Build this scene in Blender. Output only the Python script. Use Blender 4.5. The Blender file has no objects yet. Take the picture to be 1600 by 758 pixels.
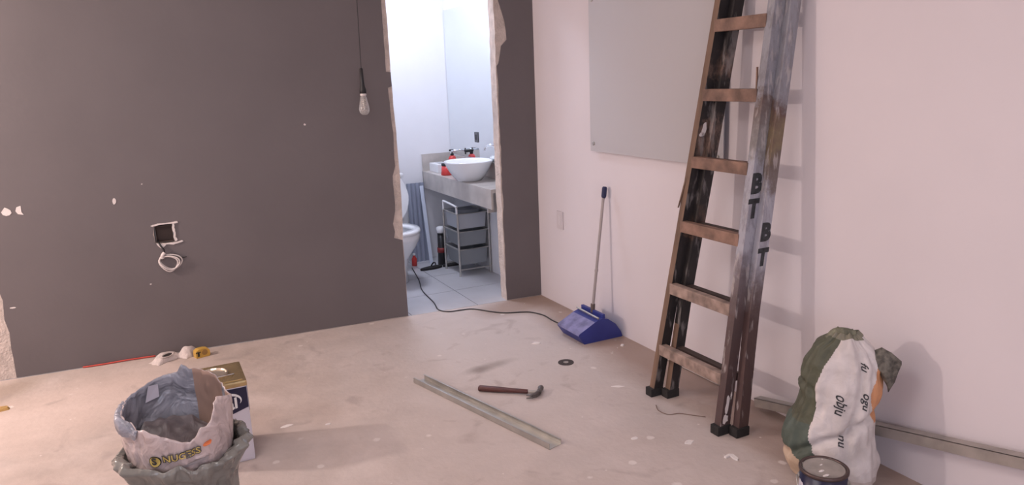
import bpy, bmesh, math, random
from mathutils import Vector, Matrix, noise
from mathutils.geometry import tessellate_polygon
R = math.radians
PI = math.pi
S = bpy.context.scene
COL = S.collection
random.seed(7)

# ------------------------------------------------------------------ camera
cam_d = bpy.data.cameras.new('camera')
cam = bpy.data.objects.new('camera', cam_d)
COL.objects.link(cam)
yaw, pitch, roll = R(26.07578796), R(12.57450329), R(-2.27336226)
fwd = Vector((math.sin(yaw)*math.cos(pitch), math.cos(yaw)*math.cos(pitch), -math.sin(pitch)))
rt = Vector((math.cos(yaw), -math.sin(yaw), 0))
up = rt.cross(fwd)
r2 = rt*math.cos(roll) + up*math.sin(roll)
u2 = -rt*math.sin(roll) + up*math.cos(roll)
M = Matrix((r2, u2, -fwd)).transposed().to_4x4()
M.translation = Vector((-2.36950083, -4.40614918, 1.5))
cam.matrix_world = M
cam_d.sensor_fit = 'HORIZONTAL'
cam_d.sensor_width = 36.0
cam_d.lens = 36.0*1160.768/1600.0
cam_d.clip_start = 0.05
S.camera = cam

# ------------------------------------------------------------------ world, lights, exposure
W = bpy.data.worlds.new('world'); S.world = W; W.use_nodes = True
W.node_tree.nodes['Background'].inputs[0].default_value = (0.75, 0.82, 1.0, 1)
W.node_tree.nodes['Background'].inputs[1].default_value = 0.35
S.view_settings.view_transform = 'Standard'
S.view_settings.look = 'None'
S.view_settings.gamma = 1.0
S.view_settings.exposure = 0.0

def area(name, loc, size, power, color, direction=(0, 0, -1)):
    l = bpy.data.lights.new(name, 'AREA'); l.shape = 'RECTANGLE'
    l.size, l.size_y = size; l.energy = power; l.color = color
    o = bpy.data.objects.new(name, l); COL.objects.link(o)
    o.location = loc
    o.rotation_euler = Vector(direction).to_track_quat('-Z', 'Y').to_euler()
    return o

# key: bare bulb hanging beyond the left edge of the view
KEY = Vector((-4.4, -0.37, 1.75))
kl = bpy.data.lights.new('bare_bulb_light', 'POINT'); kl.energy = 150; kl.color = (1.0, 0.83, 0.76); kl.shadow_soft_size = 0.07
ko = bpy.data.objects.new('bare_bulb_light', kl); COL.objects.link(ko); ko.location = KEY
area('ceiling_fill_light', (-2.9, -2.9, 2.64), (1.2, 1.2), 20, (1.0, 0.92, 0.92))  # unseen overhead panels, added as general fill
area('ceiling_fill_light', (-1.3, -5.6, 2.64), (1.0, 1.0), 9, (1.0, 0.86, 0.80))
area('window_fill_light', (-3.2, -7.3, 1.5), (3.0, 1.5), 56, (0.80, 0.82, 1.0), (0.25, 1, 0))  # cool fill added at an unseen window behind the camera
area('bathroom_lamp_light', (-0.75, 0.85, 2.56), (0.34, 0.34), 19, (0.80, 0.83, 1.0))

# ------------------------------------------------------------------ materials
def new_mat(name):
    m = bpy.data.materials.new(name); m.use_nodes = True
    nt = m.node_tree
    return m, nt, nt.nodes['Principled BSDF']

def N(nt, typ, **kw):
    n = nt.nodes.new(typ)
    for k, v in kw.items():
        if k in n.inputs: n.inputs[k].default_value = v
        else: setattr(n, k, v)
    return n

def L(nt, a, b): nt.links.new(a, b)

def ramp(nt, src, stops):
    r = nt.nodes.new('ShaderNodeValToRGB')
    e = r.color_ramp.elements
    while len(e) < len(stops): e.new(0.5)
    for i, (p, c) in enumerate(stops):
        e[i].position = p; e[i].color = (*c, 1) if len(c) == 3 else c
    L(nt, src, r.inputs[0])
    return r

def mat(name, col, rough=0.6, metal=0.0, var=0.0, scale=8.0, bump=0.0, bscale=60.0, spec=0.5, detail=4, stretch=None, trans=0.0, alpha=1.0, coat=0.0):
    m, nt, b = new_mat(name)
    b.inputs['Base Color'].default_value = (*col, 1)
    b.inputs['Roughness'].default_value = rough
    b.inputs['Metallic'].default_value = metal
    b.inputs['Specular IOR Level'].default_value = spec
    b.inputs['Transmission Weight'].default_value = trans
    b.inputs['Alpha'].default_value = alpha
    b.inputs['Coat Weight'].default_value = coat
    tc = N(nt, 'ShaderNodeTexCoord')
    src = tc.outputs['Object']
    if stretch:
        mp = N(nt, 'ShaderNodeMapping'); mp.inputs['Scale'].default_value = stretch
        L(nt, src, mp.inputs[0]); src = mp.outputs[0]
    if var:
        n = N(nt, 'ShaderNodeTexNoise', Scale=scale, Detail=detail)
        L(nt, src, n.inputs['Vector'])
        lo = tuple(max(0, c*(1-var)) for c in col); hi = tuple(min(1, c*(1+var)) for c in col)
        r = ramp(nt, n.outputs[0], [(0.3, lo), (0.7, hi)])
        L(nt, r.outputs[0], b.inputs['Base Color'])
    if bump:
        n2 = N(nt, 'ShaderNodeTexNoise', Scale=bscale, Detail=5)
        L(nt, src, n2.inputs['Vector'])
        bp = N(nt, 'ShaderNodeBump', Strength=bump, Distance=0.01)
        L(nt, n2.outputs[0], bp.inputs['Height'])
        L(nt, bp.outputs[0], b.inputs['Normal'])
    return m

MT = {}
MT['pink_wall'] = mat('pale_pink_wall_paint', (0.695, 0.645, 0.67), 0.75, var=0.025, scale=1.6, bump=0.05, bscale=25)
MT['grey_paint'] = mat('dark_grey_wall_paint', (0.138, 0.120, 0.123), 0.55, var=0.05, scale=2.5, bump=0.06, bscale=40)
MT['plaster'] = mat('bare_beige_plaster', (0.58, 0.50, 0.455), 0.95, var=0.16, scale=18, bump=0.8, bscale=90)
MT['filler'] = mat('white_filler', (0.72, 0.66, 0.64), 0.9, bump=0.3)
MT['ceiling'] = mat('white_ceiling_paint', (0.78, 0.75, 0.73), 0.9, var=0.02)
MT['bath_wall'] = mat('white_bathroom_paint', (0.80, 0.80, 0.83), 0.6, var=0.01)
MT['tile'] = mat('pale_grey_floor_tile', (0.52, 0.52, 0.55), 0.35, var=0.10, scale=3, bump=0.02)
MT['grout'] = mat('grey_grout', (0.36, 0.36, 0.37), 0.9)
MT['mirror'] = mat('mirror_silver', (0.86, 0.90, 0.92), 0.02, 1.0)
MT['ceramic'] = mat('white_glazed_ceramic', (0.84, 0.85, 0.87), 0.12, coat=0.4)
MT['stone'] = mat('beige_grey_marble', (0.50, 0.46, 0.43), 0.3, var=0.14, scale=9)
MT['dark_gap'] = mat('dark_hollow', (0.035, 0.028, 0.025), 0.9)
MT['chrome'] = mat('chrome', (0.75, 0.77, 0.80), 0.15, 1.0)
MT['steel'] = mat('galvanised_steel', (0.47, 0.455, 0.43), 0.42, 0.8, var=0.12, scale=14)
MT['steel_dusty'] = mat('dusty_galvanised_steel', (0.42, 0.39, 0.36), 0.5, 0.6, var=0.2, scale=10)
MT['black_plastic'] = mat('black_plastic', (0.015, 0.014, 0.016), 0.45)
MT['black_rubber'] = mat('black_rubber', (0.02, 0.018, 0.018), 0.8, bump=0.3)
MT['white_plastic'] = mat('white_plastic', (0.78, 0.78, 0.80), 0.4)
MT['red_plastic'] = mat('red_plastic', (0.62, 0.05, 0.045), 0.4)
MT['blue_plastic'] = mat('blue_plastic', (0.03, 0.042, 0.23), 0.42, var=0.1, scale=12)
MT['dusty_blue'] = mat('blue_plastic_under_dust', (0.20, 0.20, 0.37), 0.8, var=0.4, scale=14)
MT['basket'] = mat('pale_grey_basket_plastic', (0.42, 0.44, 0.48), 0.45)
MT['cart_mesh'] = mat('grey_translucent_basket_plastic', (0.30, 0.32, 0.34), 0.45, alpha=0.8)
MT['pipe'] = mat('pale_blue_plastic', (0.62, 0.68, 0.80), 0.35)
MT['sheet'] = mat('blue_grey_sheet', (0.30, 0.33, 0.42), 0.45, var=0.15, scale=3, stretch=(30, 1, 1))
MT['grip'] = mat('navy_rubber_grip', (0.02, 0.025, 0.08), 0.6)
MT['pole'] = mat('brushed_metal_pole', (0.42, 0.38, 0.37), 0.4, 0.6)
MT['board_glass'] = mat('frosted_white_glass', (0.50, 0.485, 0.50), 0.30, spec=0.4)
MT['bulb_glass'] = mat('thin_bulb_glass', (0.90, 0.88, 0.86), 0.12, trans=0.75, spec=0.6)
MT['filament'] = mat('filament_wire', (0.7, 0.6, 0.5), 0.4, 0.5)
MT['cable_white'] = mat('pale_cable_sheath', (0.66, 0.60, 0.58), 0.45)
MT['cable_black'] = mat('black_cable_sheath', (0.03, 0.028, 0.03), 0.5)
MT['cable_red'] = mat('red_wire', (0.55, 0.07, 0.05), 0.5)
MT['thin_brown'] = mat('thin_dark_wire', (0.20, 0.13, 0.10), 0.6)
MT['hammer_wood'] = mat('dark_red_brown_handle', (0.085, 0.028, 0.024), 0.45, var=0.35, scale=20, stretch=(1, 1, 6))
MT['tool_steel'] = mat('worn_dark_tool_steel', (0.16, 0.15, 0.145), 0.4, 0.7, var=0.3, scale=40)
MT['disc'] = mat('dark_abrasive', (0.06, 0.05, 0.05), 0.9, bump=0.4, bscale=200)
MT['cloth'] = mat('off_white_cotton', (0.66, 0.58, 0.55), 0.95, var=0.12, scale=40, bump=0.4, bscale=150)
MT['yellow'] = mat('yellow_plastic', (0.60, 0.36, 0.07), 0.4, var=0.1, scale=20)
MT['ochre'] = mat('ochre_cardboard', (0.42, 0.26, 0.09), 0.8, var=0.3, scale=25)
MT['chip'] = mat('white_plaster_chip', (0.75, 0.70, 0.68), 0.9, bump=0.4)
MT['ink'] = mat('black_printed_ink', (0.03, 0.03, 0.035), 0.6)
MT['stencil'] = mat('black_stencil_paint', (0.03, 0.032, 0.036), 0.7, var=0.5, scale=60)
MT['navy'] = mat('navy_print', (0.012, 0.012, 0.045), 0.3)
MT['tin_white'] = mat('white_tin_print', (0.62, 0.60, 0.68), 0.3)
MT['tin_gold'] = mat('gold_lacquered_tin', (0.50, 0.38, 0.20), 0.25, 0.8, var=0.15, scale=20)
MT['orange_print'] = mat('orange_print', (0.72, 0.20, 0.07), 0.5)
MT['red_print'] = mat('red_print', (0.70, 0.06, 0.03), 0.4)
MT['green_print'] = mat('green_print', (0.12, 0.28, 0.12), 0.4)
MT['grey_print'] = mat('grey_print', (0.30, 0.27, 0.28), 0.6)
MT['yellow_print'] = mat('yellow_print', (0.55, 0.42, 0.12), 0.5)
MT['lid'] = mat('worn_steel_lid', (0.40, 0.37, 0.34), 0.35, 0.55, var=0.12, scale=25)
MT['dark_rim'] = mat('dark_brown_steel_rim', (0.10, 0.07, 0.065), 0.35, 0.6)
MT['card'] = mat('brown_kraft_card', (0.30, 0.20, 0.16), 0.9, var=0.1)
MT['lamp_glass'] = None

def emit(name, col, strength):
    m, nt, b = new_mat(name)
    b.inputs['Base Color'].default_value = (*col, 1)
    b.inputs['Emission Color'].default_value = (*col, 1)
    b.inputs['Emission Strength'].default_value = strength
    return m
MT['fill_warm'] = emit('warm_fill_diffuser', (1.0, 0.90, 0.86), 1.6)  # glow of the added ceiling fill panels
MT['lamp_cool'] = emit('lit_cool_diffuser', (0.85, 0.92, 1.0), 8)

def film(name, col, rough=0.22, bump=0.7, bscale=14, var=0.2):
    """crinkled plastic film"""
    m, nt, b = new_mat(name)
    tc = N(nt, 'ShaderNodeTexCoord')
    n = N(nt, 'ShaderNodeTexNoise', Scale=bscale, Detail=3)
    n.inputs['Distortion'].default_value = 1.2
    L(nt, tc.outputs['Object'], n.inputs['Vector'])
    v = N(nt, 'ShaderNodeTexVoronoi', Scale=bscale*1.7); v.feature = 'DISTANCE_TO_EDGE'
    L(nt, n.outputs['Color'], v.inputs['Vector'])
    lo = tuple(c*(1-var) for c in col); hi = tuple(min(1, c*(1+var)) for c in col)
    r = ramp(nt, n.outputs[0], [(0.3, lo), (0.7, hi)])
    L(nt, r.outputs[0], b.inputs['Base Color'])
    b.inputs['Roughness'].default_value = rough
    bp = N(nt, 'ShaderNodeBump', Strength=bump, Distance=0.02)
    L(nt, n.outputs[0], bp.inputs['Height']); L(nt, bp.outputs[0], b.inputs['Normal'])
    return m
MT['grey_film'] = film('grey_green_plastic_film', (0.20, 0.195, 0.18), 0.12, 0.6, 12, 0.25)
MT['pink_film'] = film('cloudy_pinkish_plastic_film', (0.52, 0.43, 0.42), 0.2, 0.8, 11, 0.22)
MT['silver_film'] = film('silver_grey_inner_film', (0.28, 0.285, 0.33), 0.25, 0.9, 12, 0.3)

# concrete screed floor
def floor_mat():
    m, nt, b = new_mat('dusty_screed_floor')
    geo = N(nt, 'ShaderNodeNewGeometry'); P = geo.outputs['Position']
    n1 = N(nt, 'ShaderNodeTexNoise', Scale=1.5, Detail=7); n1.inputs['Roughness'].default_value = 0.6; n1.inputs['Distortion'].default_value = 0.4
    L(nt, P, n1.inputs['Vector'])
    c1 = ramp(nt, n1.outputs[0], [(0.30, (0.43, 0.355, 0.315)), (0.5, (0.51, 0.43, 0.395)), (0.70, (0.60, 0.52, 0.49))])
    n2 = N(nt, 'ShaderNodeTexNoise', Scale=8, Detail=6); L(nt, P, n2.inputs['Vector'])
    c2 = ramp(nt, n2.outputs[0], [(0.30, (0.82, 0.81, 0.80)), (0.65, (1.05, 1.04, 1.03))])
    mul = N(nt, 'ShaderNodeMix', data_type='RGBA', blend_type='MULTIPLY'); mul.inputs[0].default_value = 0.7
    L(nt, c1.outputs[0], mul.inputs[6]); L(nt, c2.outputs[0], mul.inputs[7])
    cur = mul.outputs[2]
    def mask_ellipse(cx, cy, rx, ry, rot, soft, nz=0.5, nscale=3.0):
        mp = N(nt, 'ShaderNodeMapping', vector_type='TEXTURE')
        mp.inputs['Location'].default_value = (cx, cy, 0)
        mp.inputs['Rotation'].default_value = (0, 0, rot)
        mp.inputs['Scale'].default_value = (rx, ry, 1)
        L(nt, P, mp.inputs[0])
        ln = N(nt, 'ShaderNodeVectorMath', operation='LENGTH'); L(nt, mp.outputs[0], ln.inputs[0])
        nn = N(nt, 'ShaderNodeTexNoise', Scale=nscale, Detail=5); L(nt, P, nn.inputs['Vector'])
        ad = N(nt, 'ShaderNodeMath', operation='MULTIPLY_ADD'); L(nt, nn.outputs[0], ad.inputs[0]); ad.inputs[1].default_value = nz*2; ad.inputs[2].default_value = -nz
        s = N(nt, 'ShaderNodeMath', operation='ADD'); L(nt, ln.outputs['Value'], s.inputs[0]); L(nt, ad.outputs[0], s.inputs[1])
        mr = N(nt, 'ShaderNodeMapRange'); mr.inputs['From Min'].default_value = 1-soft; mr.inputs['From Max'].default_value = 1+soft
        mr.inputs['To Min'].default_value = 1; mr.inputs['To Max'].default_value = 0
        L(nt, s.outputs[0], mr.inputs['Value'])
        return mr.outputs[0]
    def over(fac, col, amt):
        nonlocal cur
        k = N(nt, 'ShaderNodeMath', operation='MULTIPLY'); L(nt, fac, k.inputs[0]); k.inputs[1].default_value = amt
        mx = N(nt, 'ShaderNodeMix', data_type='RGBA'); L(nt, k.outputs[0], mx.inputs[0]); L(nt, cur, mx.inputs[6])
        mx.inputs[7].default_value = (*col, 1); cur = mx.outputs[2]
    over(mask_ellipse(-0.75, -0.75, 0.75, 1.0, 0.2, 0.6), (0.60, 0.55, 0.535), 0.75)      # pale dust by the doorway
    over(mask_ellipse(-1.0, -2.2, 1.1, 0.9, 0.0, 0.6), (0.55, 0.48, 0.46), 0.45)
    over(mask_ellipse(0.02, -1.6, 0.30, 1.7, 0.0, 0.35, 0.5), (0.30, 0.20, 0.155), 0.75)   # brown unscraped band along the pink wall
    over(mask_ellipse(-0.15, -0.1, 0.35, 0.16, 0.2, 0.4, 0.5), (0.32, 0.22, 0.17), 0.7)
    over(mask_ellipse(-2.75, -0.35, 0.5, 0.3, 0.3, 0.6), (0.66, 0.54, 0.49), 0.6)
    over(mask_ellipse(-3.15, 0.05, 0.22, 0.10, 0.9, 0.5), (0.33, 0.26, 0.21), 0.7)
    over(mask_ellipse(-0.86, -1.0, 0.13, 0.035, 0.15, 0.6, 0.5, 9), (0.27, 0.23, 0.21), 0.6)
    over(mask_ellipse(-0.93, -1.02, 0.05, 0.04, 0.1, 0.6, 0.5, 9), (0.24, 0.20, 0.18), 0.6)
    # grey scuffs
    n3 = N(nt, 'ShaderNodeTexNoise', Scale=5.5, Detail=4); n3.inputs['Distortion'].default_value = 0.8; L(nt, P, n3.inputs['Vector'])
    r3 = ramp(nt, n3.outputs[0], [(0.60, (0, 0, 0)), (0.74, (1, 1, 1))]); over(r3.outputs[0], (0.33, 0.27, 0.25), 0.5)
    # white paint drops
    for sc, th in ((5.0, 0.085), (11.0, 0.06), (2.7, 0.055)):
        v = N(nt, 'ShaderNodeTexVoronoi', Scale=sc); L(nt, P, v.inputs['Vector'])
        nn = N(nt, 'ShaderNodeTexNoise', Scale=30); L(nt, P, nn.inputs['Vector'])
        ad = N(nt, 'ShaderNodeMath', operation='MULTIPLY_ADD'); L(nt, nn.outputs[0], ad.inputs[0]); ad.inputs[1].default_value = 0.09; L(nt, v.outputs['Distance'], ad.inputs[2])
        cut = N(nt, 'ShaderNodeMapRange'); cut.inputs['From Min'].default_value = th+0.02; cut.inputs['From Max'].default_value = th+0.05
        cut.inputs['To Min'].default_value = 1; cut.inputs['To Max'].default_value = 0; L(nt, ad.outputs[0], cut.inputs['Value'])
        sep = N(nt, 'ShaderNodeSeparateColor'); L(nt, v.outputs['Color'], sep.inputs[0])
        gt = N(nt, 'ShaderNodeMath', operation='GREATER_THAN'); L(nt, sep.outputs[0], gt.inputs[0]); gt.inputs[1].default_value = 0.45
        mm = N(nt, 'ShaderNodeMath', operation='MULTIPLY'); L(nt, cut.outputs[0], mm.inputs[0]); L(nt, gt.outputs[0], mm.inputs[1])
        over(mm.outputs[0], (0.72, 0.66, 0.63), 0.75)
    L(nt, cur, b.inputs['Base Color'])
    b.inputs['Roughness'].default_value = 0.85
    nb = N(nt, 'ShaderNodeTexNoise', Scale=35, Detail=6); L(nt, P, nb.inputs['Vector'])
    bp = N(nt, 'ShaderNodeBump', Strength=0.25, Distance=0.01); L(nt, nb.outputs[0], bp.inputs['Height']); L(nt, bp.outputs[0], b.inputs['Normal'])
    return m
MT['floor'] = floor_mat()

# old painted ladder wood: colours change along the rail's height (old coats of paint)
def ladder_mat(name, stops, nscale=9, dark=(0.02, 0.017, 0.016), damt=0.5, spots=0.3, seed=0.0):
    m, nt, b = new_mat(name)
    geo = N(nt, 'ShaderNodeTexCoord'); P = geo.outputs['Object']
    mp = N(nt, 'ShaderNodeMapping'); mp.inputs['Location'].default_value = (seed, seed*2, 0); L(nt, P, mp.inputs[0]); P2 = mp.outputs[0]
    sp = N(nt, 'ShaderNodeSeparateXYZ'); L(nt, P, sp.inputs[0])
    n = N(nt, 'ShaderNodeTexNoise', Scale=nscale, Detail=6); n.inputs['Roughness'].default_value = 0.65; L(nt, P2, n.inputs['Vector'])
    mr = N(nt, 'ShaderNodeMath', operation='MULTIPLY_ADD'); L(nt, n.outputs[0], mr.inputs[0]); mr.inputs[1].default_value = 0.35; L(nt, sp.outputs['Z'], mr.inputs[2])
    dv = N(nt, 'ShaderNodeMath', operation='MULTIPLY_ADD'); L(nt, mr.outputs[0], dv.inputs[0]); dv.inputs[1].default_value = 1/2.6; dv.inputs[2].default_value = -0.175/2.6
    r = ramp(nt, dv.outputs[0], [(z/2.6, c) for z, c in stops])
    n2 = N(nt, 'ShaderNodeTexNoise', Scale=nscale*2.3, Detail=6); n2.inputs['Roughness'].default_value = 0.7
    mp2 = N(nt, 'ShaderNodeMapping'); mp2.inputs['Scale'].default_value = (1, 1, 0.35); mp2.inputs['Location'].default_value = (3+seed, 1, 2); L(nt, geo.outputs['Object'], mp2.inputs[0]); L(nt, mp2.outputs[0], n2.inputs['Vector'])
    k = ramp(nt, n2.outputs[0], [(0.46, (0, 0, 0)), (0.58, (damt, damt, damt))])
    mx = N(nt, 'ShaderNodeMix', data_type='RGBA'); L(nt, k.outputs[0], mx.inputs[0]); L(nt, r.outputs[0], mx.inputs[6]); mx.inputs[7].default_value = (*dark, 1)
    n3 = N(nt, 'ShaderNodeTexNoise', Scale=nscale*3.2, Detail=4)
    mp3 = N(nt, 'ShaderNodeMapping'); mp3.inputs['Scale'].default_value = (1, 1, 0.25); mp3.inputs['Location'].default_value = (7+seed, 5, 1); L(nt, geo.outputs['Object'], mp3.inputs[0]); L(nt, mp3.outputs[0], n3.inputs['Vector'])
    k3 = ramp(nt, n3.outputs[0], [(0.57, (0, 0, 0)), (0.66, (spots, spots, spots))])
    mx3 = N(nt, 'ShaderNodeMix', data_type='RGBA'); L(nt, k3.outputs[0], mx3.inputs[0]); L(nt, mx.outputs[2], mx3.inputs[6]); mx3.inputs[7].default_value = (0.55, 0.50, 0.48, 1)
    L(nt, mx3.outputs[2], b.inputs['Base Color'])
    b.inputs['Roughness'].default_value = 0.6
    bp = N(nt, 'ShaderNodeBump', Strength=0.3, Distance=0.005); L(nt, n2.outputs[0], bp.inputs['Height']); L(nt, bp.outputs[0], b.inputs['Normal'])
    return m
BR = (0.11, 0.065, 0.048); BR2 = (0.17, 0.11, 0.085); BK = (0.022, 0.018, 0.018); GY = (0.36, 0.36, 0.41); OLV = (0.20, 0.15, 0.09); RB = (0.075, 0.042, 0.040)
MT['rail_dark'] = ladder_mat('black_and_brown_chipped_rail', [(0.0, BK), (0.78, BK), (0.81, BR), (0.90, BK), (1.12, BK), (1.17, BR2), (1.26, BR2), (1.29, BK), (1.45, BK), (1.49, BR2), (1.56, BK), (1.80, BK), (1.9, BR2)], dark=(0.014, 0.012, 0.013), damt=0.85, spots=0.30)
MT['rail_edge'] = mat('worn_bare_wood_edge', (0.17, 0.105, 0.072), 0.7, var=0.3, scale=18, stretch=(1, 1, 0.2))
MT['rail_grey'] = ladder_mat('grey_painted_worn_rail', [(0.0, RB), (0.5, (0.10, 0.062, 0.06)), (0.66, (0.16, 0.13, 0.14)), (0.80, GY), (1.16, GY), (1.20, (0.26, 0.25, 0.25)), (1.36, (0.12, 0.08, 0.07)), (1.41, (0.25, 0.25, 0.28)), (1.9, (0.30, 0.30, 0.33))], nscale=11, dark=(0.08, 0.06, 0.06), damt=0.35, spots=0.5, seed=3)
MT['rail_grey_back'] = ladder_mat('grey_and_mottled_rear_rail', [(0.0, RB), (0.5, RB), (0.62, (0.15, 0.12, 0.125)), (0.72, GY), (1.0, GY), (1.06, (0.18, 0.15, 0.14)), (1.14, (0.13, 0.10, 0.085)), (1.22, OLV), (1.32, (0.12, 0.07, 0.06)), (1.38, (0.25, 0.25, 0.28)), (1.9, (0.30, 0.30, 0.33))], nscale=12, dark=(0.10, 0.06, 0.05), damt=0.3, spots=0.5, seed=5)
MT['rung_wood'] = mat('worn_brown_rung_wood', (0.21, 0.125, 0.092), 0.65, var=0.45, scale=14, stretch=(1, 1, 1), bump=0.2)
MT['rung_dusty'] = mat('dusty_brown_rung_wood', (0.29, 0.21, 0.175), 0.75, var=0.5, scale=18, bump=0.2)
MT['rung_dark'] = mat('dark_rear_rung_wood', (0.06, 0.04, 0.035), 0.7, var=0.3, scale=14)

# ------------------------------------------------------------------ mesh helpers
def mesh_obj(name, bm, m, parent=None, smooth=False, loc=None):
    me = bpy.data.meshes.new(name)
    bmesh.ops.recalc_face_normals(bm, faces=bm.faces[:])
    bm.to_mesh(me); bm.free()
    ms = m if isinstance(m, (list, tuple)) else [m]
    for x in ms: me.materials.append(x)
    if smooth:
        for p in me.polygons: p.use_smooth = True
    o = bpy.data.objects.new(name, me); COL.objects.link(o)
    if loc is not None: o.location = loc
    if parent: o.parent = parent
    return o

def thing(name, label, cat, loc=(0, 0, 0), rz=0.0, group=None):
    o = bpy.data.objects.new(name, None); COL.objects.link(o)
    o.empty_display_size = 0.05
    o.location = loc; o.rotation_euler = (0, 0, rz)
    o['label'] = label; o['category'] = cat
    if group: o['group'] = group
    return o

def tag(o, label, cat, group=None):
    o['label'] = label; o['category'] = cat
    if group: o['group'] = group
    return o

def struct(o):
    o['kind'] = 'structure'; return o

def dup_tree(root, loc, rz=None, label=None):
    r = root.copy(); COL.objects.link(r); r.location = loc
    if rz is not None: r.rotation_euler = (0, 0, rz)
    if label: r['label'] = label
    for ch in list(root.children):
        c = ch.copy(); COL.objects.link(c); c.parent = r
        for g in list(ch.children):
            d = g.copy(); COL.objects.link(d); d.parent = c
    return r

def box(bm, x0, x1, y0, y1, z0, z1, mi=0, bev=0.0, M4=None):
    vs = [bm.verts.new((x, y, z)) for z in (z0, z1) for y in (y0, y1) for x in (x0, x1)]
    fs = [bm.faces.new([vs[i] for i in q]) for q in ((0, 2, 3, 1), (4, 5, 7, 6), (0, 1, 5, 4), (2, 6, 7, 3), (0, 4, 6, 2), (1, 3, 7, 5))]
    for f in fs: f.material_index = mi
    if bev:
        es = list({e for f in fs for e in f.edges})
        r = bmesh.ops.bevel(bm, geom=es, offset=bev, segments=2, affect='EDGES', profile=0.7)
        for f in r['faces']: f.material_index = mi
        vs = list({v for f in r['faces'] for v in f.verts} | {v for v in vs if v.is_valid})
    if M4 is not None: bmesh.ops.transform(bm, matrix=M4, verts=[v for v in vs if v.is_valid])
    return fs

def bxo(name, dims, m, parent=None, bev=0.0, M4=None):
    bm = bmesh.new(); box(bm, *dims, bev=bev, M4=M4)
    return mesh_obj(name, bm, m, parent)

def hexa(bm, bot, top, mi=0, bev=0):
    """solid from 4 bottom and 4 top corners"""
    b = [bm.verts.new(p) for p in bot]; t = [bm.verts.new(p) for p in top]
    fs = [bm.faces.new(b[::-1]), bm.faces.new(t)]
    for i in range(4): fs.append(bm.faces.new((b[i], b[(i+1) % 4], t[(i+1) % 4], t[i])))
    for f in fs: f.material_index = mi
    if bev:
        es = list({e for f in fs for e in f.edges})
        bmesh.ops.bevel(bm, geom=es, offset=bev, segments=1, affect='EDGES')
    return fs

def lathe(bm, prof, c=(0, 0, 0), seg=32, mi=0, cap0=True, cap1=True, sx=1.0, sy=1.0, axis=None):
    """revolve (r,z) pairs; axis: optional rotation matrix"""
    rings = []
    for r, z in prof:
        ring = []
        for k in range(seg):
            a = 2*PI*k/seg
            p = Vector((r*sx*math.cos(a), r*sy*math.sin(a), z))
            if axis is not None: p = axis @ p
            ring.append(bm.verts.new(p + Vector(c)))
        rings.append(ring)
    for a, b in zip(rings, rings[1:]):
        for k in range(seg):
            f = bm.faces.new((a[k], a[(k+1) % seg], b[(k+1) % seg], b[k])); f.material_index = mi
    if cap0: bm.faces.new(rings[0][::-1]).material_index = mi
    if cap1: bm.faces.new(rings[-1]).material_index = mi
    return rings

def tube(bm, pts, r, seg=8, mi=0, closed=False):
    pts = [Vector(p) for p in pts]; n = len(pts); rings = []
    prev = None
    for i, p in enumerate(pts):
        if closed: t = (pts[(i+1) % n]-pts[i-1]).normalized()
        else: t = (pts[min(i+1, n-1)]-pts[max(i-1, 0)]).normalized()
        if prev is None:
            a = Vector((0, 0, 1)) if abs(t.z) < 0.9 else Vector((1, 0, 0))
            u = t.cross(a).normalized()
        else:
            u = (prev - t*prev.dot(t)).normalized()
        prev = u; v = t.cross(u)
        rr = r[i] if isinstance(r, (list, tuple)) else r
        rings.append([bm.verts.new(p + (u*math.cos(2*PI*k/seg) + v*math.sin(2*PI*k/seg))*rr) for k in range(seg)])
    pairs = list(zip(rings, rings[1:]))
    if closed: pairs.append((rings[-1], rings[0]))
    for a, b in pairs:
        for k in range(seg):
            bm.faces.new((a[k], a[(k+1) % seg], b[(k+1) % seg], b[k])).material_index = mi
    if not closed:
        bm.faces.new(rings[0][::-1]); bm.faces.new(rings[-1])

def smooth_path(pts, sub=8):
    pts = [Vector(p) for p in pts]; out = []
    for i in range(len(pts)-1):
        p0 = pts[max(i-1, 0)]; p1 = pts[i]; p2 = pts[i+1]; p3 = pts[min(i+2, len(pts)-1)]
        for k in range(sub):
            t = k/sub
            out.append(0.5*((2*p1)+(-p0+p2)*t+(2*p0-5*p1+4*p2-p3)*t*t+(-p0+3*p1-3*p2+p3)*t**3))
    out.append(pts[-1]); return out

def plate(outer, holes, fn, n0, n1, bm=None, mi=0, side_mi=None):
    """solid plate: 2-D outline with holes, mapped by fn(a,b,n), from depth n0 to n1"""
    bm = bm or bmesh.new()
    loops = [outer]+holes
    flat = [p for l in loops for p in l]
    tris = tessellate_polygon([[Vector((a, b, 0)) for a, b in l] for l in loops])
    A = [bm.verts.new(fn(a, b, n0)) for a, b in flat]; B = [bm.verts.new(fn(a, b, n1)) for a, b in flat]
    for t in tris:
        for V in (A, B):
            try: bm.faces.new([V[i] for i in t]).material_index = mi
            except ValueError: pass
    o = 0
    for l in loops:
        k = len(l)
        for i in range(k):
            j = (i+1) % k
            bm.faces.new((A[o+i], A[o+j], B[o+j], B[o+i])).material_index = mi if side_mi is None else side_mi
        o += k
    return bm

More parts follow.
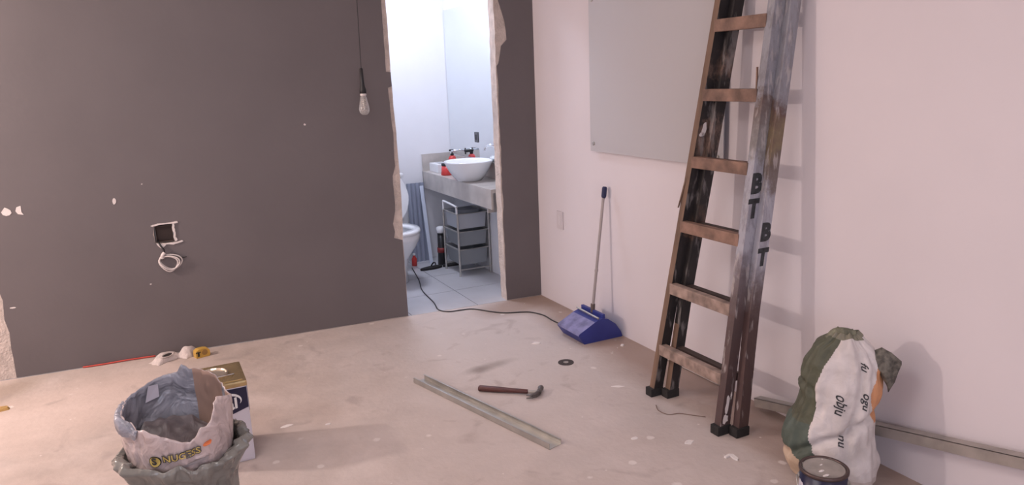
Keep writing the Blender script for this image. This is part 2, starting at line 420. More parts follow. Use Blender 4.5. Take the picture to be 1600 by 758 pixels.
def text_bm(txt, size, fn, bold=0.0, shear=0.0, align='CENTER', thick=0.0):
    """flat print: glyph outlines mapped by fn(x,y)"""
    cu = bpy.data.curves.new('print', 'FONT'); cu.body = txt; cu.size = size; cu.offset = bold; cu.shear = shear
    cu.align_x = align; cu.align_y = 'CENTER'; cu.resolution_u = 3
    o = bpy.data.objects.new('print', cu); COL.objects.link(o)
    dg = bpy.context.evaluated_depsgraph_get()
    me = o.evaluated_get(dg).to_mesh()
    vs = [tuple(v.co) for v in me.vertices]; fs = [tuple(p.vertices) for p in me.polygons]
    o.evaluated_get(dg).to_mesh_clear()
    bpy.data.objects.remove(o); bpy.data.curves.remove(cu)
    bm = bmesh.new()
    V = [bm.verts.new(fn(x, y)) for x, y, z in vs]
    for f in fs:
        try: bm.faces.new([V[i] for i in f])
        except ValueError: pass
    return bm

# ------------------------------------------------------------------ structure
A4 = R(4.0); CA, SA = math.cos(A4), math.sin(A4)
def wp(s, z, n=0.0):
    """point on the grey wall: s metres left of the corner, z up, n behind its face (towards the bathroom)"""
    return Vector((-s*CA + n*SA, s*SA + n*CA, z))
CEIL = 2.70
XL, YF = -6.2, -7.6
bm = bmesh.new()
plate([(XL, YF), (0.1, YF), (0.1, -0.007), (0, 0), (XL, -XL*math.tan(A4))], [], lambda a, b, n: Vector((a, b, n)), -0.08, 0.0, bm)
struct(mesh_obj('floor', bm, MT['floor']))
struct(bxo('ceiling', (XL-0.1, 0.1, YF-0.1, 0.6, CEIL, CEIL+0.1), MT['ceiling']))
struct(bxo('wall_right', (0.0, 0.12, YF-0.1, 1.62, -0.08, CEIL), MT['pink_wall']))
struct(bxo('wall_left', (XL-0.12, XL, YF-0.1, 0.6, -0.08, CEIL), MT['pink_wall']))
# front wall with an unseen window added behind the camera for the cool fill
fw = plate([(XL, -0.08), (0.0, -0.08), (0.0, CEIL), (XL, CEIL)], [[(-4.8, 0.7), (-1.6, 0.7), (-1.6, 2.3), (-4.8, 2.3)]], lambda a, b, n: Vector((a, n, b)), YF-0.12, YF)
struct(mesh_obj('wall_front', fw, MT['pink_wall']))
wb = bmesh.new()
for x0, x1, z0, z1 in ((-4.8, -1.6, 0.7, 0.75), (-4.8, -1.6, 2.25, 2.3), (-4.8, -4.75, 0.75, 2.25), (-1.65, -1.6, 0.75, 2.25), (-3.225, -3.175, 0.75, 2.25)):
    box(wb, x0, x1, YF-0.08, YF-0.03, z0, z1)
struct(mesh_obj('fill_window', wb, MT['white_plastic']))

# grey wall: bare masonry/plaster core + a skin of dark grey paint with torn edges
HOLE = [(2.372, 0.761), (2.325, 0.765), (2.274, 0.761), (2.272, 0.71), (2.277, 0.657), (2.325, 0.655), (2.375, 0.662), (2.376, 0.71)]
rnd = random.Random(3)
def jit(pts, step, amp):
    out = []
    for (a, b), (c, d) in zip(pts, pts[1:]):
        k = max(1, int(math.hypot(c-a, d-b)/step))
        for i in range(k):
            t = i/k; j = amp if (i or out) else 0
            out.append((a+(c-a)*t+rnd.uniform(-j, j), b+(d-b)*t+rnd.uniform(-j, j)*0.4))
    out.append(pts[-1]); return out
Oedge = [(0.958, 2.15), (0.958, 1.975), (0.955, 1.765), (0.956, 1.547), (0.955, 1.413), (0.950, 1.195), (0.946, 0.98), (0.947, 0.737), (0.955, 0.514), (0.955, 0.277), (0.957, 0.0)]
Redge = [(0.262, 0.0), (0.266, 0.30), (0.268, 0.742), (0.268, 1.074), (0.267, 1.574), (0.268, 1.98), (0.268, 2.15)]
core_left = [(6.2, 0.0), (6.2, CEIL), (0.0, CEIL), (0.0, 0.0)] + jit(Redge, 0.05, 0.0035) + jit(Oedge, 0.05, 0.002)
core = plate(core_left, [HOLE], lambda a, b, n: wp(a, b, n), 0.004, 0.10)
wall_back = struct(mesh_obj('wall_back', core, [MT['plaster']]))
Gl = [(0.99, 2.2), (0.985, 1.975), (0.986, 1.765), (0.986, 1.559), (0.958, 1.555), (0.957, 1.471), (0.982, 1.464), (0.977, 1.318), (0.97, 1.196), (0.974, 0.983), (0.994, 0.924), (0.994, 0.823), (0.990, 0.75), (0.996, 0.701), (1.013, 0.621), (1.004, 0.57), (1.012, 0.529), (0.959, 0.51), (0.96, 0.321), (0.958, 0.004)]
Lw = [(3.150, 0.004), (3.145, 0.115), (3.150, 0.171), (3.142, 0.261), (3.152, 0.335), (3.146, 0.442), (3.157, 0.52), (3.165, 0.7), (3.170, 1.2), (3.18, 2.0), (3.18, CEIL)]
def cut_hole(amp):
    out = []
    for (a, b), (c, d) in zip(HOLE, HOLE[1:]+HOLE[:1]):
        for i in range(3):
            t = i/3; x = a+(c-a)*t; y = b+(d-b)*t
            dx, dy = x-2.324, y-0.71; l = math.hypot(dx, dy)
            k = amp*rnd.uniform(0.1, 1.0)
            out.append((x+dx/l*k, y+dy/l*k))
    return out
skinL = jit(Lw, 0.06, 0.003) + [(0.25, CEIL), (0.25, 2.2)] + jit(Gl, 0.04, 0.0015)
sk = plate(skinL, [cut_hole(0.010)], lambda a, b, n: wp(a, b, n), 0.0, 0.0045)
paint_l = mesh_obj('paint_skin', sk, MT['grey_paint'], wall_back)
Gr = [(0.24, 2.2), (0.237, 1.976), (0.215, 1.90), (0.199, 1.843), (0.188, 1.733), (0.228, 1.694), (0.236, 1.64), (0.251, 1.587), (0.262, 1.571), (0.258, 1.434), (0.262, 1.21), (0.258, 1.039), (0.262, 0.866), (0.257, 0.700), (0.262, 0.507), (0.258, 0.343), (0.263, 0.109), (0.258, 0.003)]
skinR = [(0.0, 0.003), (0.0, CEIL), (0.25, CEIL)] + jit(Gr, 0.04, 0.003)
mesh_obj('paint_skin', plate(skinR, [], lambda a, b, n: wp(a, b, n), 0.0, 0.0045), MT['grey_paint'], wall_back)
# filler patches and chips in the grey paint
def patch(pts, parent=wall_back, name='filler_patch'):
    return mesh_obj(name, plate(pts, [], lambda a, b, n: wp(a, b, n), -0.0022, 0.001), MT['filler'], parent)
def blob(s, z, a, b, rot=0, k=9, amp=0.18):
    out = []
    for i in range(k):
        t = 2*PI*i/k; q = 1+rnd.uniform(-amp, amp)
        x, y = a*q*math.cos(t), b*q*math.sin(t)
        out.append((s+x*math.cos(rot)-y*math.sin(rot), z+x*math.sin(rot)+y*math.cos(rot)))
    return out
patch(blob(3.053, 0.912, 0.022, 0.021)); patch([(2.985, 0.938), (3.005, 0.932), (3.012, 0.912), (3.003, 0.895), (2.978, 0.889), (2.986, 0.905)])
patch(blob(2.548, 0.920, 0.009, 0.019, 0.15)); patch(blob(1.495, 1.272, 0.007, 0.006)); patch(blob(3.05, 1.445, 0.012, 0.014))
patch(blob(3.105, 0.396, 0.014, 0.004)); patch(blob(2.43, 0.43, 0.006, 0.003)); patch(blob(2.40, 1.00, 0.004, 0.002))

# bathroom shell
BY = 1.52
struct(bxo('wall_back', (-1.9, 0.0, BY, BY+0.1, -0.05, 2.62), MT['bath_wall']))
struct(bxo('wall_left', (-1.9, -1.8, 0.24, BY, -0.05, 2.62), MT['bath_wall']))
struct(mesh_obj('ceiling', plate([(-1.9, 0.235), (0.0, 0.105), (0.0, BY+0.1), (-1.9, BY+0.1)], [], lambda a, b, n: Vector((a, b, n)), 2.62, 2.69), MT['bath_wall']))
struct(mesh_obj('wall_front', plate([(-1.9, -0.05), (-0.97, -0.05), (-0.97, 2.16), (-0.24, 2.16), (-0.24, -0.05), (-0.002, -0.05), (-0.002, 2.62), (-1.9, 2.62)], [], lambda a, b, n: wp(-a, b, 0.102+n), 0.0, 0.006), MT['bath_wall']))
struct(bxo('wall_bathroom_right', (-0.012, -0.0005, 0.112, BY, 0.0, 2.62), MT['bath_wall']))
fb = struct(mesh_obj('floor', plate([(-1.8, 0.13), (-0.001, 0.002), (-0.001, BY), (-1.8, BY)], [], lambda a, b, n: Vector((a, b, n)), -0.06, -0.006), MT['grout']))
ty = [0.0, 0.46, 0.92, 1.38, 1.52]
for i in range(4):
    for j in range(4):
        x1 = -0.013-0.46*i; x0 = max(x1-0.455, -1.8)
        y0 = ty[j]; y1 = ty[j+1]-0.005
        f = (lambda x: -x*math.tan(A4)+0.004) if j == 0 else (lambda x: y0)
        b_ = bmesh.new()
        hexa(b_, [(x0, f(x0), -0.006), (x1, f(x1), -0.006), (x1, y1, -0.006), (x0, y1, -0.006)], [(x0, f(x0), 0.0), (x1, f(x1), 0.0), (x1, y1, 0.0), (x0, y1, 0.0)])
        mesh_obj('tile', b_, MT['tile'], fb)

# ------------------------------------------------------------------ ladder
lad = thing('extension_ladder', 'worn wooden two-section ladder with chipped paint leaning on the pink wall', 'ladder', (-0.35, -2.0, 0))
LO = Vector((-0.35, -2.0, 0))
def lx(z): return -0.366+0.129*z
def yl(z): return -1.757-0.083*z
def rail(name, xo, d, ya, thick, m, z1=2.35, z0=0.035):
    """xo offset behind the front face, d depth, ya(z) lower y edge function"""
    bm_ = bmesh.new(); K = 14; prev = None
    for k in range(K+1):
        z = z0+(z1-z0)*k/K
        x0 = lx(z)+xo; y0 = ya(z)
        ring = [bm_.verts.new(Vector(p)-LO) for p in ((x0, y0, z), (x0+d, y0, z), (x0+d, y0+thick, z), (x0, y0+thick, z))]
        if prev:
            for i in range(4):
                f = bm_.faces.new((prev[i], prev[(i+1) % 4], ring[(i+1) % 4], ring[i]))
                f.material_index = 1 if i == 3 and (xo < 0.01 or z < 0.5) else 0
        else: bm_.faces.new(ring[::-1])
        prev = ring
    bm_.faces.new(prev)
    o = mesh_obj(name, bm_, m, lad)
    z = z0
    fo = bmesh.new(); x0 = lx(0)+xo
    box(fo, x0-0.012-LO.x, x0+d+0.006-LO.x, ya(0)-0.006-LO.y, ya(0)+thick+0.006-LO.y, 0.0, 0.04, bev=0.004)
    mesh_obj('rubber_foot', fo, MT['black_rubber'], o)
    return o
TH = 0.034
def yr(z): return -2.212
def rear_shift(z): return -0.030-0.022*max(0, 0.5-z)/0.5
rail('rail', 0.0, 0.052, lambda z: yl(z), TH, [MT['rail_dark'], MT['rail_edge']])
rail('rail', 0.053, 0.052, lambda z: yl(z)+rear_shift(z), TH, [MT['rail_dark'], MT['rail_edge']], z1=2.30)
o_rf = rail('rail', 0.0, 0.052, yr, TH+0.003, [MT['rail_grey'], MT['rail_grey']])
o_rr = rail('rail', 0.053, 0.052, lambda z: yr(z)+rear_shift(z), TH, [MT['rail_grey_back'], MT['rail_grey_back']], z1=2.30)
for i, z in enumerate((0.235, 0.53, 0.819, 1.106, 1.393, 1.677, 1.965, 2.25)):
    bm_ = bmesh.new()
    x0 = lx(z)-0.004-LO.x
    ya, yb = yr(z)+TH-0.002-LO.y, yl(z)+0.008-LO.y
    box(bm_, x0, x0+0.034, ya, yb, z-0.027, z+0.024, bev=0.004)
    mesh_obj('rung', bm_, MT['rung_dusty'] if i < 2 else MT['rung_wood'], lad)
    if z < 2.2:
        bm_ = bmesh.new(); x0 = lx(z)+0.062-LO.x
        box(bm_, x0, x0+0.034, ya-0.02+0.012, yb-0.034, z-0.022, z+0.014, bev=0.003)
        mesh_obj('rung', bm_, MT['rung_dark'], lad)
def rail_letter(ch, z, xo, yfun, size):
    def fn(x, y):
        zz = z+y
        return Vector((lx(zz)+xo+0.026+x*0.92, yfun(zz)-0.0012, zz))-LO
    o = mesh_obj('stencilled_letter', text_bm(ch, size, fn, bold=0.006), MT['stencil'], lad)
    return o
rail_letter('B', 1.045, 0.0, yr, 0.105); rail_letter('T', 0.945, 0.0, yr, 0.100)
fy = lambda z: yr(z)+rear_shift(z)
rail_letter('B', 0.850, 0.053, fy, 0.095); rail_letter('T', 0.748, 0.053, fy, 0.092)
# splash of white paint low on the front right rail, chip of white on the left rail
for (z_, h_, w_, xo_, yf_) in ((0.13, 0.045, 0.020, 0.004, yr), (0.07, 0.022, 0.030, 0.004, yr), (0.17, 0.018, 0.008, 0.020, yr), (1.245, 0.028, 0.024, 0.014, yl), (1.225, 0.012, 0.034, 0.006, yl)):
    q_ = []
    for k in range(11):
        a = 2*PI*k/11; g_ = rnd.uniform(0.6, 1.2); q_.append((w_*0.5*g_*math.cos(a), h_*g_*math.sin(a)))
    mesh_obj('paint_splash', plate(q_, [], lambda a, b, n: Vector((lx(z_+b)+xo_+0.018+a, yf_(z_+b)-0.0003-n, z_+b))-LO, 0.0, 0.001), MT['filler'], lad)
# split slivers of wood
bm_ = bmesh.new(); hexa(bm_, [Vector(p)-LO for p in ((-0.262, -1.80, 0.90), (-0.257, -1.80, 0.90), (-0.257, -1.796, 0.90), (-0.262, -1.796, 0.90))], [Vector(p)-LO for p in ((-0.228, -1.825, 1.06), (-0.216, -1.825, 1.06), (-0.216, -1.815, 1.06), (-0.228, -1.815, 1.06))])
mesh_obj('splinter', bm_, MT['rail_edge'], lad)
bm_ = bmesh.new(); hexa(bm_, [Vector(p)-LO for p in ((-0.186, -2.178, 1.37), (-0.176, -2.178, 1.37), (-0.176, -2.170, 1.37), (-0.186, -2.170, 1.37))], [Vector(p)-LO for p in ((-0.176, -2.166, 1.50), (-0.170, -2.166, 1.50), (-0.170, -2.160, 1.50), (-0.176, -2.160, 1.50))])
mesh_obj('splinter', bm_, MT['rung_wood'], lad)

# ------------------------------------------------------------------ glass board on the pink wall
gb = thing('glass_board', 'frosted pale grey glass board held by round metal studs on the pink wall', 'board', (0, -1.2, 1.06))
bxo('panel', (-0.026, -0.020, -0.62, 0.49, 0.0, 1.28), MT['board_glass'], gb, bev=0.001)
rx = Matrix.Rotation(R(-90), 3, 'Y')
sd = None
for y, z in ((0.455, 0.045), (-0.585, 0.045), (0.455, 0.84), (-0.585, 0.84), (0.455, 1.235), (-0.585, 1.235)):
    if sd is None:
        b_ = bmesh.new(); lathe(b_, [(0.008, 0.0005), (0.008, 0.024), (0.011, 0.025), (0.011, 0.030), (0.009, 0.032)], seg=18, axis=rx)
        sd = mesh_obj('stud', b_, MT['steel'], gb, loc=(0, y, z))
    else:
        c = sd.copy(); COL.objects.link(c); c.parent = gb; c.location = (0, y, z)

# blank switch plate
sw = thing('switch_plate', 'small pale blank switch plate low on the pink wall left of the dustpan', 'switch plate', (0, -0.295, 0.58))
bxo('plate', (-0.008, 0.0, -0.038, 0.038, -0.058, 0.058), mat('pale_pink_plate', (0.62, 0.565, 0.58), 0.5), sw, bev=0.003)
bxo('insert', (-0.010, -0.007, -0.018, 0.018, -0.034, 0.034), mat('pale_pink_insert', (0.65, 0.60, 0.615), 0.45), sw, bev=0.001)

# ------------------------------------------------------------------ lobby dustpan
dp = thing('dustpan', 'blue long-handled lobby dustpan, its hood dusty, standing against the pink wall', 'dustpan', (-0.15, -0.87, 0))
prof = [(-0.118, 0.0), (-0.155, 0.055), (-0.150, 0.066), (-0.045, 0.118), (0.0, 0.132), (0.045, 0.122), (0.095, 0.085), (0.130, 0.035), (0.142, 0.004), (0.135, 0.0)]
b_ = bmesh.new()
YA, YB = -0.125, 0.115
ring0 = [b_.verts.new((x, YA, z)) for x, z in prof]; ring1 = [b_.verts.new((x, YB, z)) for x, z in prof]
b_.faces.new(ring0); b_.faces.new(ring1[::-1])
for i in range(len(prof)-1 if False else len(prof)):
    j = (i+1) % len(prof)
    f = b_.faces.new((ring0[i], ring0[j], ring1[j], ring1[i]))
    f.material_index = 1 if i in (1, 2) else 0
es = [e for e in b_.edges if len(e.link_faces) == 2 and e.calc_face_angle(0) > 0.5]
bmesh.ops.bevel(b_, geom=es, offset=0.007, segments=2, affect='EDGES')
pan = mesh_obj('pan', b_, [MT['blue_plastic'], MT['dusty_blue']], dp)
bxo('rear_lip', (0.012, 0.030, YA+0.01, YB+0.002, 0.118, 0.152), MT['blue_plastic'], dp, bev=0.004)
b_ = bmesh.new(); tube(b_, [(-0.02, YA+0.004, 0.136), (-0.02, YB-0.004, 0.142)], 0.006, 10); mesh_obj('hinge_rod', b_, MT['steel'], dp)
b_ = bmesh.new(); tube(b_, [(0.02, 0.0, 0.135), (0.022, 0.0, 0.185)], 0.013, 12); mesh_obj('socket', b_, mat('brown_socket_plastic', (0.12, 0.09, 0.08), 0.5), dp)
b_ = bmesh.new(); tube(b_, [(0.022, 0.0, 0.17), (0.112, 0.010, 0.82)], 0.0085, 12); mesh_obj('pole', b_, MT['pole'], dp)
b_ = bmesh.new(); tube(b_, [(0.112, 0.010, 0.80), (0.113, 0.010, 0.81), (0.119, 0.010, 0.858), (0.120, 0.010, 0.866)], [0.010, 0.0145, 0.0145, 0.010], 12); mesh_obj('grip', b_, MT['grip'], dp)
b_ = bmesh.new(); tube(b_, [(0.050, 0.003, 0.375), (0.053, 0.003, 0.39)], 0.0105, 12); mesh_obj('collar', b_, MT['pole'], dp)

# ------------------------------------------------------------------ hanging bulb
hb = thing('pendant_bulb', 'unlit clear bulb in a black holder hanging before the dark grey wall', 'light bulb', (-1.160, -0.019, 1.311))
b_ = bmesh.new(); tube(b_, smooth_path([(0.0, 0.0, 0.262), (0.006, 0.0, 0.6), (0.012, 0.0, 1.0), (0.016, 0, CEIL-1.312)], 4), 0.0026, 6); mesh_obj('cord', b_, MT['cable_black'], hb)
b_ = bmesh.new(); lathe(b_, [(0.005, 0.272), (0.010, 0.268), (0.011, 0.20), (0.014, 0.165), (0.019, 0.150), (0.020, 0.128), (0.017, 0.126)], seg=24); mesh_obj('lamp_holder', b_, MT['black_plastic'], hb, True)
b_ = bmesh.new(); lathe(b_, [(0.0155, 0.128), (0.018, 0.124), (0.018, 0.116), (0.0155, 0.112)], seg=24); mesh_obj('collar', b_, MT['filler'], hb, True)
b_ = bmesh.new(); lathe(b_, [(0.015, 0.116), (0.020, 0.098), (0.025, 0.075), (0.030, 0.050), (0.0315, 0.035), (0.029, 0.018), (0.021, 0.006), (0.010, 0.0008), (0.002, 0.0)], seg=32, cap0=False); mesh_obj('glass', b_, MT['bulb_glass'], hb, True)
b_ = bmesh.new(); tube(b_, [(0.008*math.cos(k*0.9), 0.008*math.sin(k*0.9), 0.03+0.0016*k) for k in range(38)], 0.0016, 5); mesh_obj('filament', b_, MT['filament'], hb)
b_ = bmesh.new(); lathe(b_, [(0.04, 0), (0.04, -0.02), (0.01, -0.03)], c=(0.016, 0, CEIL-1.312), seg=24); mesh_obj('ceiling_rose', b_, MT['black_plastic'], hb)
# its twin, lit, beyond the left edge
kb = thing('lit_pendant_bulb', 'lit bare bulb on a cord beyond the left end of the grey wall', 'light bulb', KEY)
b_ = bmesh.new(); tube(b_, [(0, 0, 0.22), (0, 0, CEIL-KEY.z)], 0.0026, 6); mesh_obj('cord', b_, MT['cable_black'], kb)
b_ = bmesh.new(); lathe(b_, [(0.008, 0.24), (0.016, 0.22), (0.018, 0.13), (0.014, 0.128)], seg=20); mesh_obj('lamp_holder', b_, MT['black_plastic'], kb)
# fixtures for the ceiling lights; the two room panels are unseen, added as fill
for (x, y, s) in ((-2.9, -2.9, 0.6), (-1.3, -5.6, 0.5)):
    t = thing('ceiling_light', 'square white ceiling panel, unseen, added as fill light ' + ('above the middle of the floor' if s > 0.55 else 'behind the camera'), 'ceiling light', (x, y, 2.66))
    bxo('frame', (-s-0.02, s+0.02, -s-0.02, s+0.02, 0.005, 0.04), MT['white_plastic'], t)
    bxo('diffuser', (-s, s, -s, s, -0.0, 0.006), MT['fill_warm'], t)
t = thing('ceiling_light', 'small round lit ceiling light in the bathroom', 'ceiling light', (-0.75, 0.85, 2.58))
b_ = bmesh.new(); lathe(b_, [(0.19, 0.04), (0.19, 0.01), (0.185, 0.0)], seg=32); mesh_obj('frame', b_, MT['lamp_cool'], t)

# ------------------------------------------------------------------ junction box and its cable coil
jb = thing('junction_box', 'empty square junction box let into a chipped hole in the dark grey wall', 'junction box', wp(2.324, 0.71, 0))
def jl(s, z, n): return wp(s, z, n)-wp(2.324, 0.71, 0)
b_ = bmesh.new()
for s0, s1, z0, z1, n0, n1 in ((2.283, 2.366, 0.666, 0.752, 0.050, 0.053), (2.280, 2.283, 0.666, 0.752, 0.008, 0.053), (2.366, 2.369, 0.666, 0.752, 0.008, 0.053), (2.280, 2.369, 0.663, 0.666, 0.008, 0.053), (2.280, 2.369, 0.752, 0.755, 0.008, 0.053)):
    hexa(b_, [jl(s1, z0, n0), jl(s0, z0, n0), jl(s0, z0, n1), jl(s1, z0, n1)], [jl(s1, z1, n0), jl(s0, z1, n0), jl(s0, z1, n1), jl(s1, z1, n1)])
mesh_obj('box_shell', b_, mat('dark_brown_box_plastic', (0.075, 0.05, 0.042), 0.7), jb)
# ragged filler around the hole
for pts in ([(2.388, 0.763), (2.35, 0.772), (2.31, 0.771), (2.25, 0.776), (2.246, 0.766), (2.27, 0.763), (2.30, 0.766), (2.34, 0.764), (2.380, 0.757)],
            [(2.276, 0.766), (2.266, 0.762), (2.270, 0.74), (2.262, 0.71), (2.268, 0.69), (2.258, 0.668), (2.272, 0.66), (2.279, 0.68), (2.274, 0.71), (2.280, 0.735)],
            [(2.372, 0.660), (2.33, 0.655), (2.28, 0.655), (2.236, 0.664), (2.232, 0.656), (2.262, 0.649), (2.285, 0.643), (2.32, 0.650), (2.340, 0.632), (2.352, 0.628), (2.366, 0.645)]):
    pts = jit(pts+[pts[0]], 0.010, 0.0022)[:-1]
    mesh_obj('chipped_edge', plate(pts, [], jl, -0.006, 0.0), MT['filler'], jb)
cc = thing('cable_coil', 'pale electric cable coiled in a small loop under the square hole in the grey wall', 'cable', wp(2.31, 0.54, 0))
def cl(s, z, n): return wp(s, z, n)-wp(2.31, 0.54, 0)
for k, (cs, cz, ra, rb_, n, m_) in enumerate(((2.308, 0.548, 0.056, 0.042, -0.012, 'cable_white'), (2.315, 0.543, 0.050, 0.040, -0.022, 'cable_white'), (2.322, 0.537, 0.046, 0.044, -0.017, 'cable_white'))):
    b_ = bmesh.new()
    tube(b_, [cl(cs+ra*math.cos(a)+0.008*math.sin(2*a), cz+rb_*math.sin(a)+0.006*math.cos(a), n+0.004*math.sin(a*2)) for a in [2*PI*i/28 for i in range(28)]], 0.0042, 7, closed=True)
    mesh_obj('loop', b_, MT[m_], cc, True)
b_ = bmesh.new(); tube(b_, smooth_path([cl(2.362, 0.672, 0.03), cl(2.355, 0.655, -0.008), cl(2.338, 0.62, -0.014), cl(2.34, 0.595, -0.012), cl(2.352, 0.565, -0.012)], 6), 0.005, 7); mesh_obj('tail', b_, MT['cable_black'], cc, True)
b_ = bmesh.new(); tube(b_, smooth_path([cl(2.335, 0.605, -0.016), cl(2.348, 0.59, -0.018), cl(2.350, 0.572, -0.014)], 5), 0.010, 8); mesh_obj('wrap', b_, MT['cable_white'], cc, True)
b_ = bmesh.new(); tube(b_, smooth_path([cl(2.345, 0.59, -0.01), cl(2.30, 0.58, -0.012), cl(2.25, 0.565, -0.008), cl(2.225, 0.566, -0.004)], 5), 0.003, 6); mesh_obj('tail', b_, MT['cable_black'], cc, True)

# ------------------------------------------------------------------ things on the floor
# drywall studs (steel channels)
def channel(name, label, p0, p1, w, h, t, up_dir=Vector((0, 0, 1)), m=None, inv=False, cat='metal profile'):
    p0, p1 = Vector(p0), Vector(p1); ax = (p1-p0); ln = ax.length; ax.normalize()
    sd_ = ax.cross(up_dir).normalized(); u = sd_.cross(ax).normalized()
    t_ = thing(name, label, cat, p0)
    def F(b_, a0, a1, s0, s1, u0, u1):
        c = lambda a, s, q: ax*a + sd_*s + u*q
        hexa(b_, [c(a0, s0, u0), c(a1, s0, u0), c(a1, s1, u0), c(a0, s1, u0)], [c(a0, s0, u1), c(a1, s0, u1), c(a1, s1, u1), c(a0, s1, u1)])
    for nm, (s0, s1, u0, u1) in (('web', (-w/2, w/2, h-t if inv else 0, h if inv else t)), ('flange', (-w/2, -w/2+t, 0, h)), ('flange', (w/2-t, w/2, 0, h))):
        b_ = bmesh.new(); F(b_, 0, ln, s0, s1, u0+0.0003, u1+0.0003); mesh_obj(nm, b_, m or MT['steel'], t_)
    b_ = bmesh.new()
    ul = (h-0.004 if inv else h-0.0)
    F(b_, 0, ln, -w/2, -w/2+0.007, h-t, h); F(b_, 0, ln, w/2-0.007, w/2, h-t, h)
    mesh_obj('lip', b_, m or MT['steel'], t_)
    return t_
channel('steel_channel', 'long thin galvanised steel channel lying open side up on the middle of the floor', (-1.255, -0.985, 0.0), (-1.003, -1.945, 0.0), 0.068, 0.026, 0.0016)
channel('steel_channel', 'dusty steel channel propped along the foot of the pink wall', (-0.040, -2.10, 0.012), (-0.040, -3.65, 0.340), 0.040, 0.040, 0.002, m=MT['steel_dusty'], inv=True)

# hammer
hm = thing('claw_hammer', 'claw hammer with a dark red-brown handle lying on the floor', 'hammer', (-1.045, -1.265, 0.0), 0)
hd = Vector((0.235, -0.205, 0)).normalized(); hs = Vector((-hd.y, hd.x, 0)); hz = Vector((0, 0, 1))
b_ = bmesh.new()
rings = []
for a, w, h in ((0, 0.030, 0.022), (0.004, 0.034, 0.026), (0.08, 0.032, 0.025), (0.14, 0.027, 0.022), (0.20, 0.024, 0.020), (0.245, 0.023, 0.019), (0.25, 0.017, 0.014)):
    c = hd*a + hz*0.016
    rings.append([b_.verts.new(c + hs*(w/2)*math.copysign(abs(math.cos(t))**0.7, math.cos(t)) + hz*(h/2)*math.copysign(abs(math.sin(t))**0.7, math.sin(t))) for t in [2*PI*k/14 for k in range(14)]])
for q, p in zip(rings, rings[1:]):
    for k in range(14): b_.faces.new((q[k], q[(k+1) % 14], p[(k+1) % 14], p[k]))
b_.faces.new(rings[0][::-1]); b_.faces.new(rings[-1])
mesh_obj('handle', b_, MT['hammer_wood'], hm, True)
b_ = bmesh.new(); tube(b_, [hd*0.245+hz*0.016, hd*0.285+hz*0.016, hd*0.305+hz*0.016], [0.0085, 0.0095, 0.010], 10); mesh_obj('neck', b_, MT['steel'], hm)
b_ = bmesh.new(); c0 = hd*0.300+hz*0.016
tube(b_, [c0+hs*0.058, c0+hs*0.048, c0+hs*0.0475, c0+hs*0.030, c0+hs*0.014, c0-hs*0.012], [0.0135, 0.0145, 0.0145, 0.009, 0.013, 0.012], 12)
for sg in (-1, 1):
    tube(b_, [c0-hs*0.008+hz*0.003*sg, c0-hs*0.030+hz*0.005*sg-hd*0.006, c0-hs*0.050+hz*0.006*sg-hd*0.022, c0-hs*0.060+hz*0.007*sg-hd*0.046], [0.011, 0.008, 0.006, 0.003], 8)
mesh_obj('head', b_, MT['tool_steel'], hm, True)

# abrasive disc
dc = thing('cutting_disc', 'small dark abrasive cutting disc lying flat on the floor near the dustpan', 'cutting disc', (-0.495, -1.172, 0))
b_ = bmesh.new(); ri, ro = 0.014, 0.042; K = 36
lathe(b_, [(ri, 0.0), (ro, 0.0), (ro, 0.003), (ri, 0.003), (ri, 0.0)], seg=K, cap0=False, cap1=False); mesh_obj('disc', b_, MT['disc'], dc)
b_ = bmesh.new(); lathe(b_, [(0.008, 0.0005), (0.014, 0.0005), (0.014, 0.0036), (0.008, 0.0036), (0.008, 0.0005)], seg=24, cap0=False, cap1=False); mesh_obj('bore_ring', b_, MT['steel'], dc)

# cables
b_ = bmesh.new(); tube(b_, smooth_path([(-0.52, 1.25, 0.005), (-0.60, 0.86, 0.005), (-0.676, 0.572, 0.005), (-0.71, 0.25, 0.005), (-0.742, 0.075, 0.005), (-0.70, -0.005, 0.005), (-0.62, -0.02, 0.005), (-0.539, -0.045, 0.005), (-0.46, -0.165, 0.005), (-0.396, -0.236, 0.005), (-0.30, -0.28, 0.005), (-0.25, -0.317, 0.005), (-0.212, -0.42, 0.005), (-0.215, -0.55, 0.005), (-0.20, -0.742, 0.006)], 8), 0.0038, 7)
tag(mesh_obj('power_cable', b_, MT['cable_black'], None, True), 'thin black cable snaking from the bathroom doorway to the dustpan', 'cable')
b_ = bmesh.new(); tube(b_, smooth_path([(-0.41, -1.84, 0.002), (-0.435, -1.89, 0.002), (-0.425, -1.945, 0.002), (-0.375, -1.965, 0.002), (-0.335, -2.01, 0.002), (-0.30, -2.05, 0.002)], 8), 0.0018, 6)
tag(mesh_obj('wire_scrap', b_, MT['thin_brown'], None, True), 'thin curled scrap of wire on the floor between the ladder feet', 'wire')
b_ = bmesh.new(); tube(b_, smooth_path([wp(2.83, 0.006, -0.008), wp(2.72, 0.006, -0.010), wp(2.60, 0.007, -0.006), wp(2.46, 0.006, -0.010)], 6), 0.0045, 6)
tag(mesh_obj('red_wire', b_, MT['cable_red'], None, True), 'red wire lying along the foot of the dark grey wall', 'wire')
b_ = bmesh.new(); tube(b_, [(-0.018, -1.38, 0.010), (-0.020, -1.83, 0.010)], 0.009, 8)
tag(mesh_obj('plastic_conduit', b_, MT['cable_white'], None, True), 'short pale plastic conduit on the floor against the pink wall behind the ladder', 'conduit')

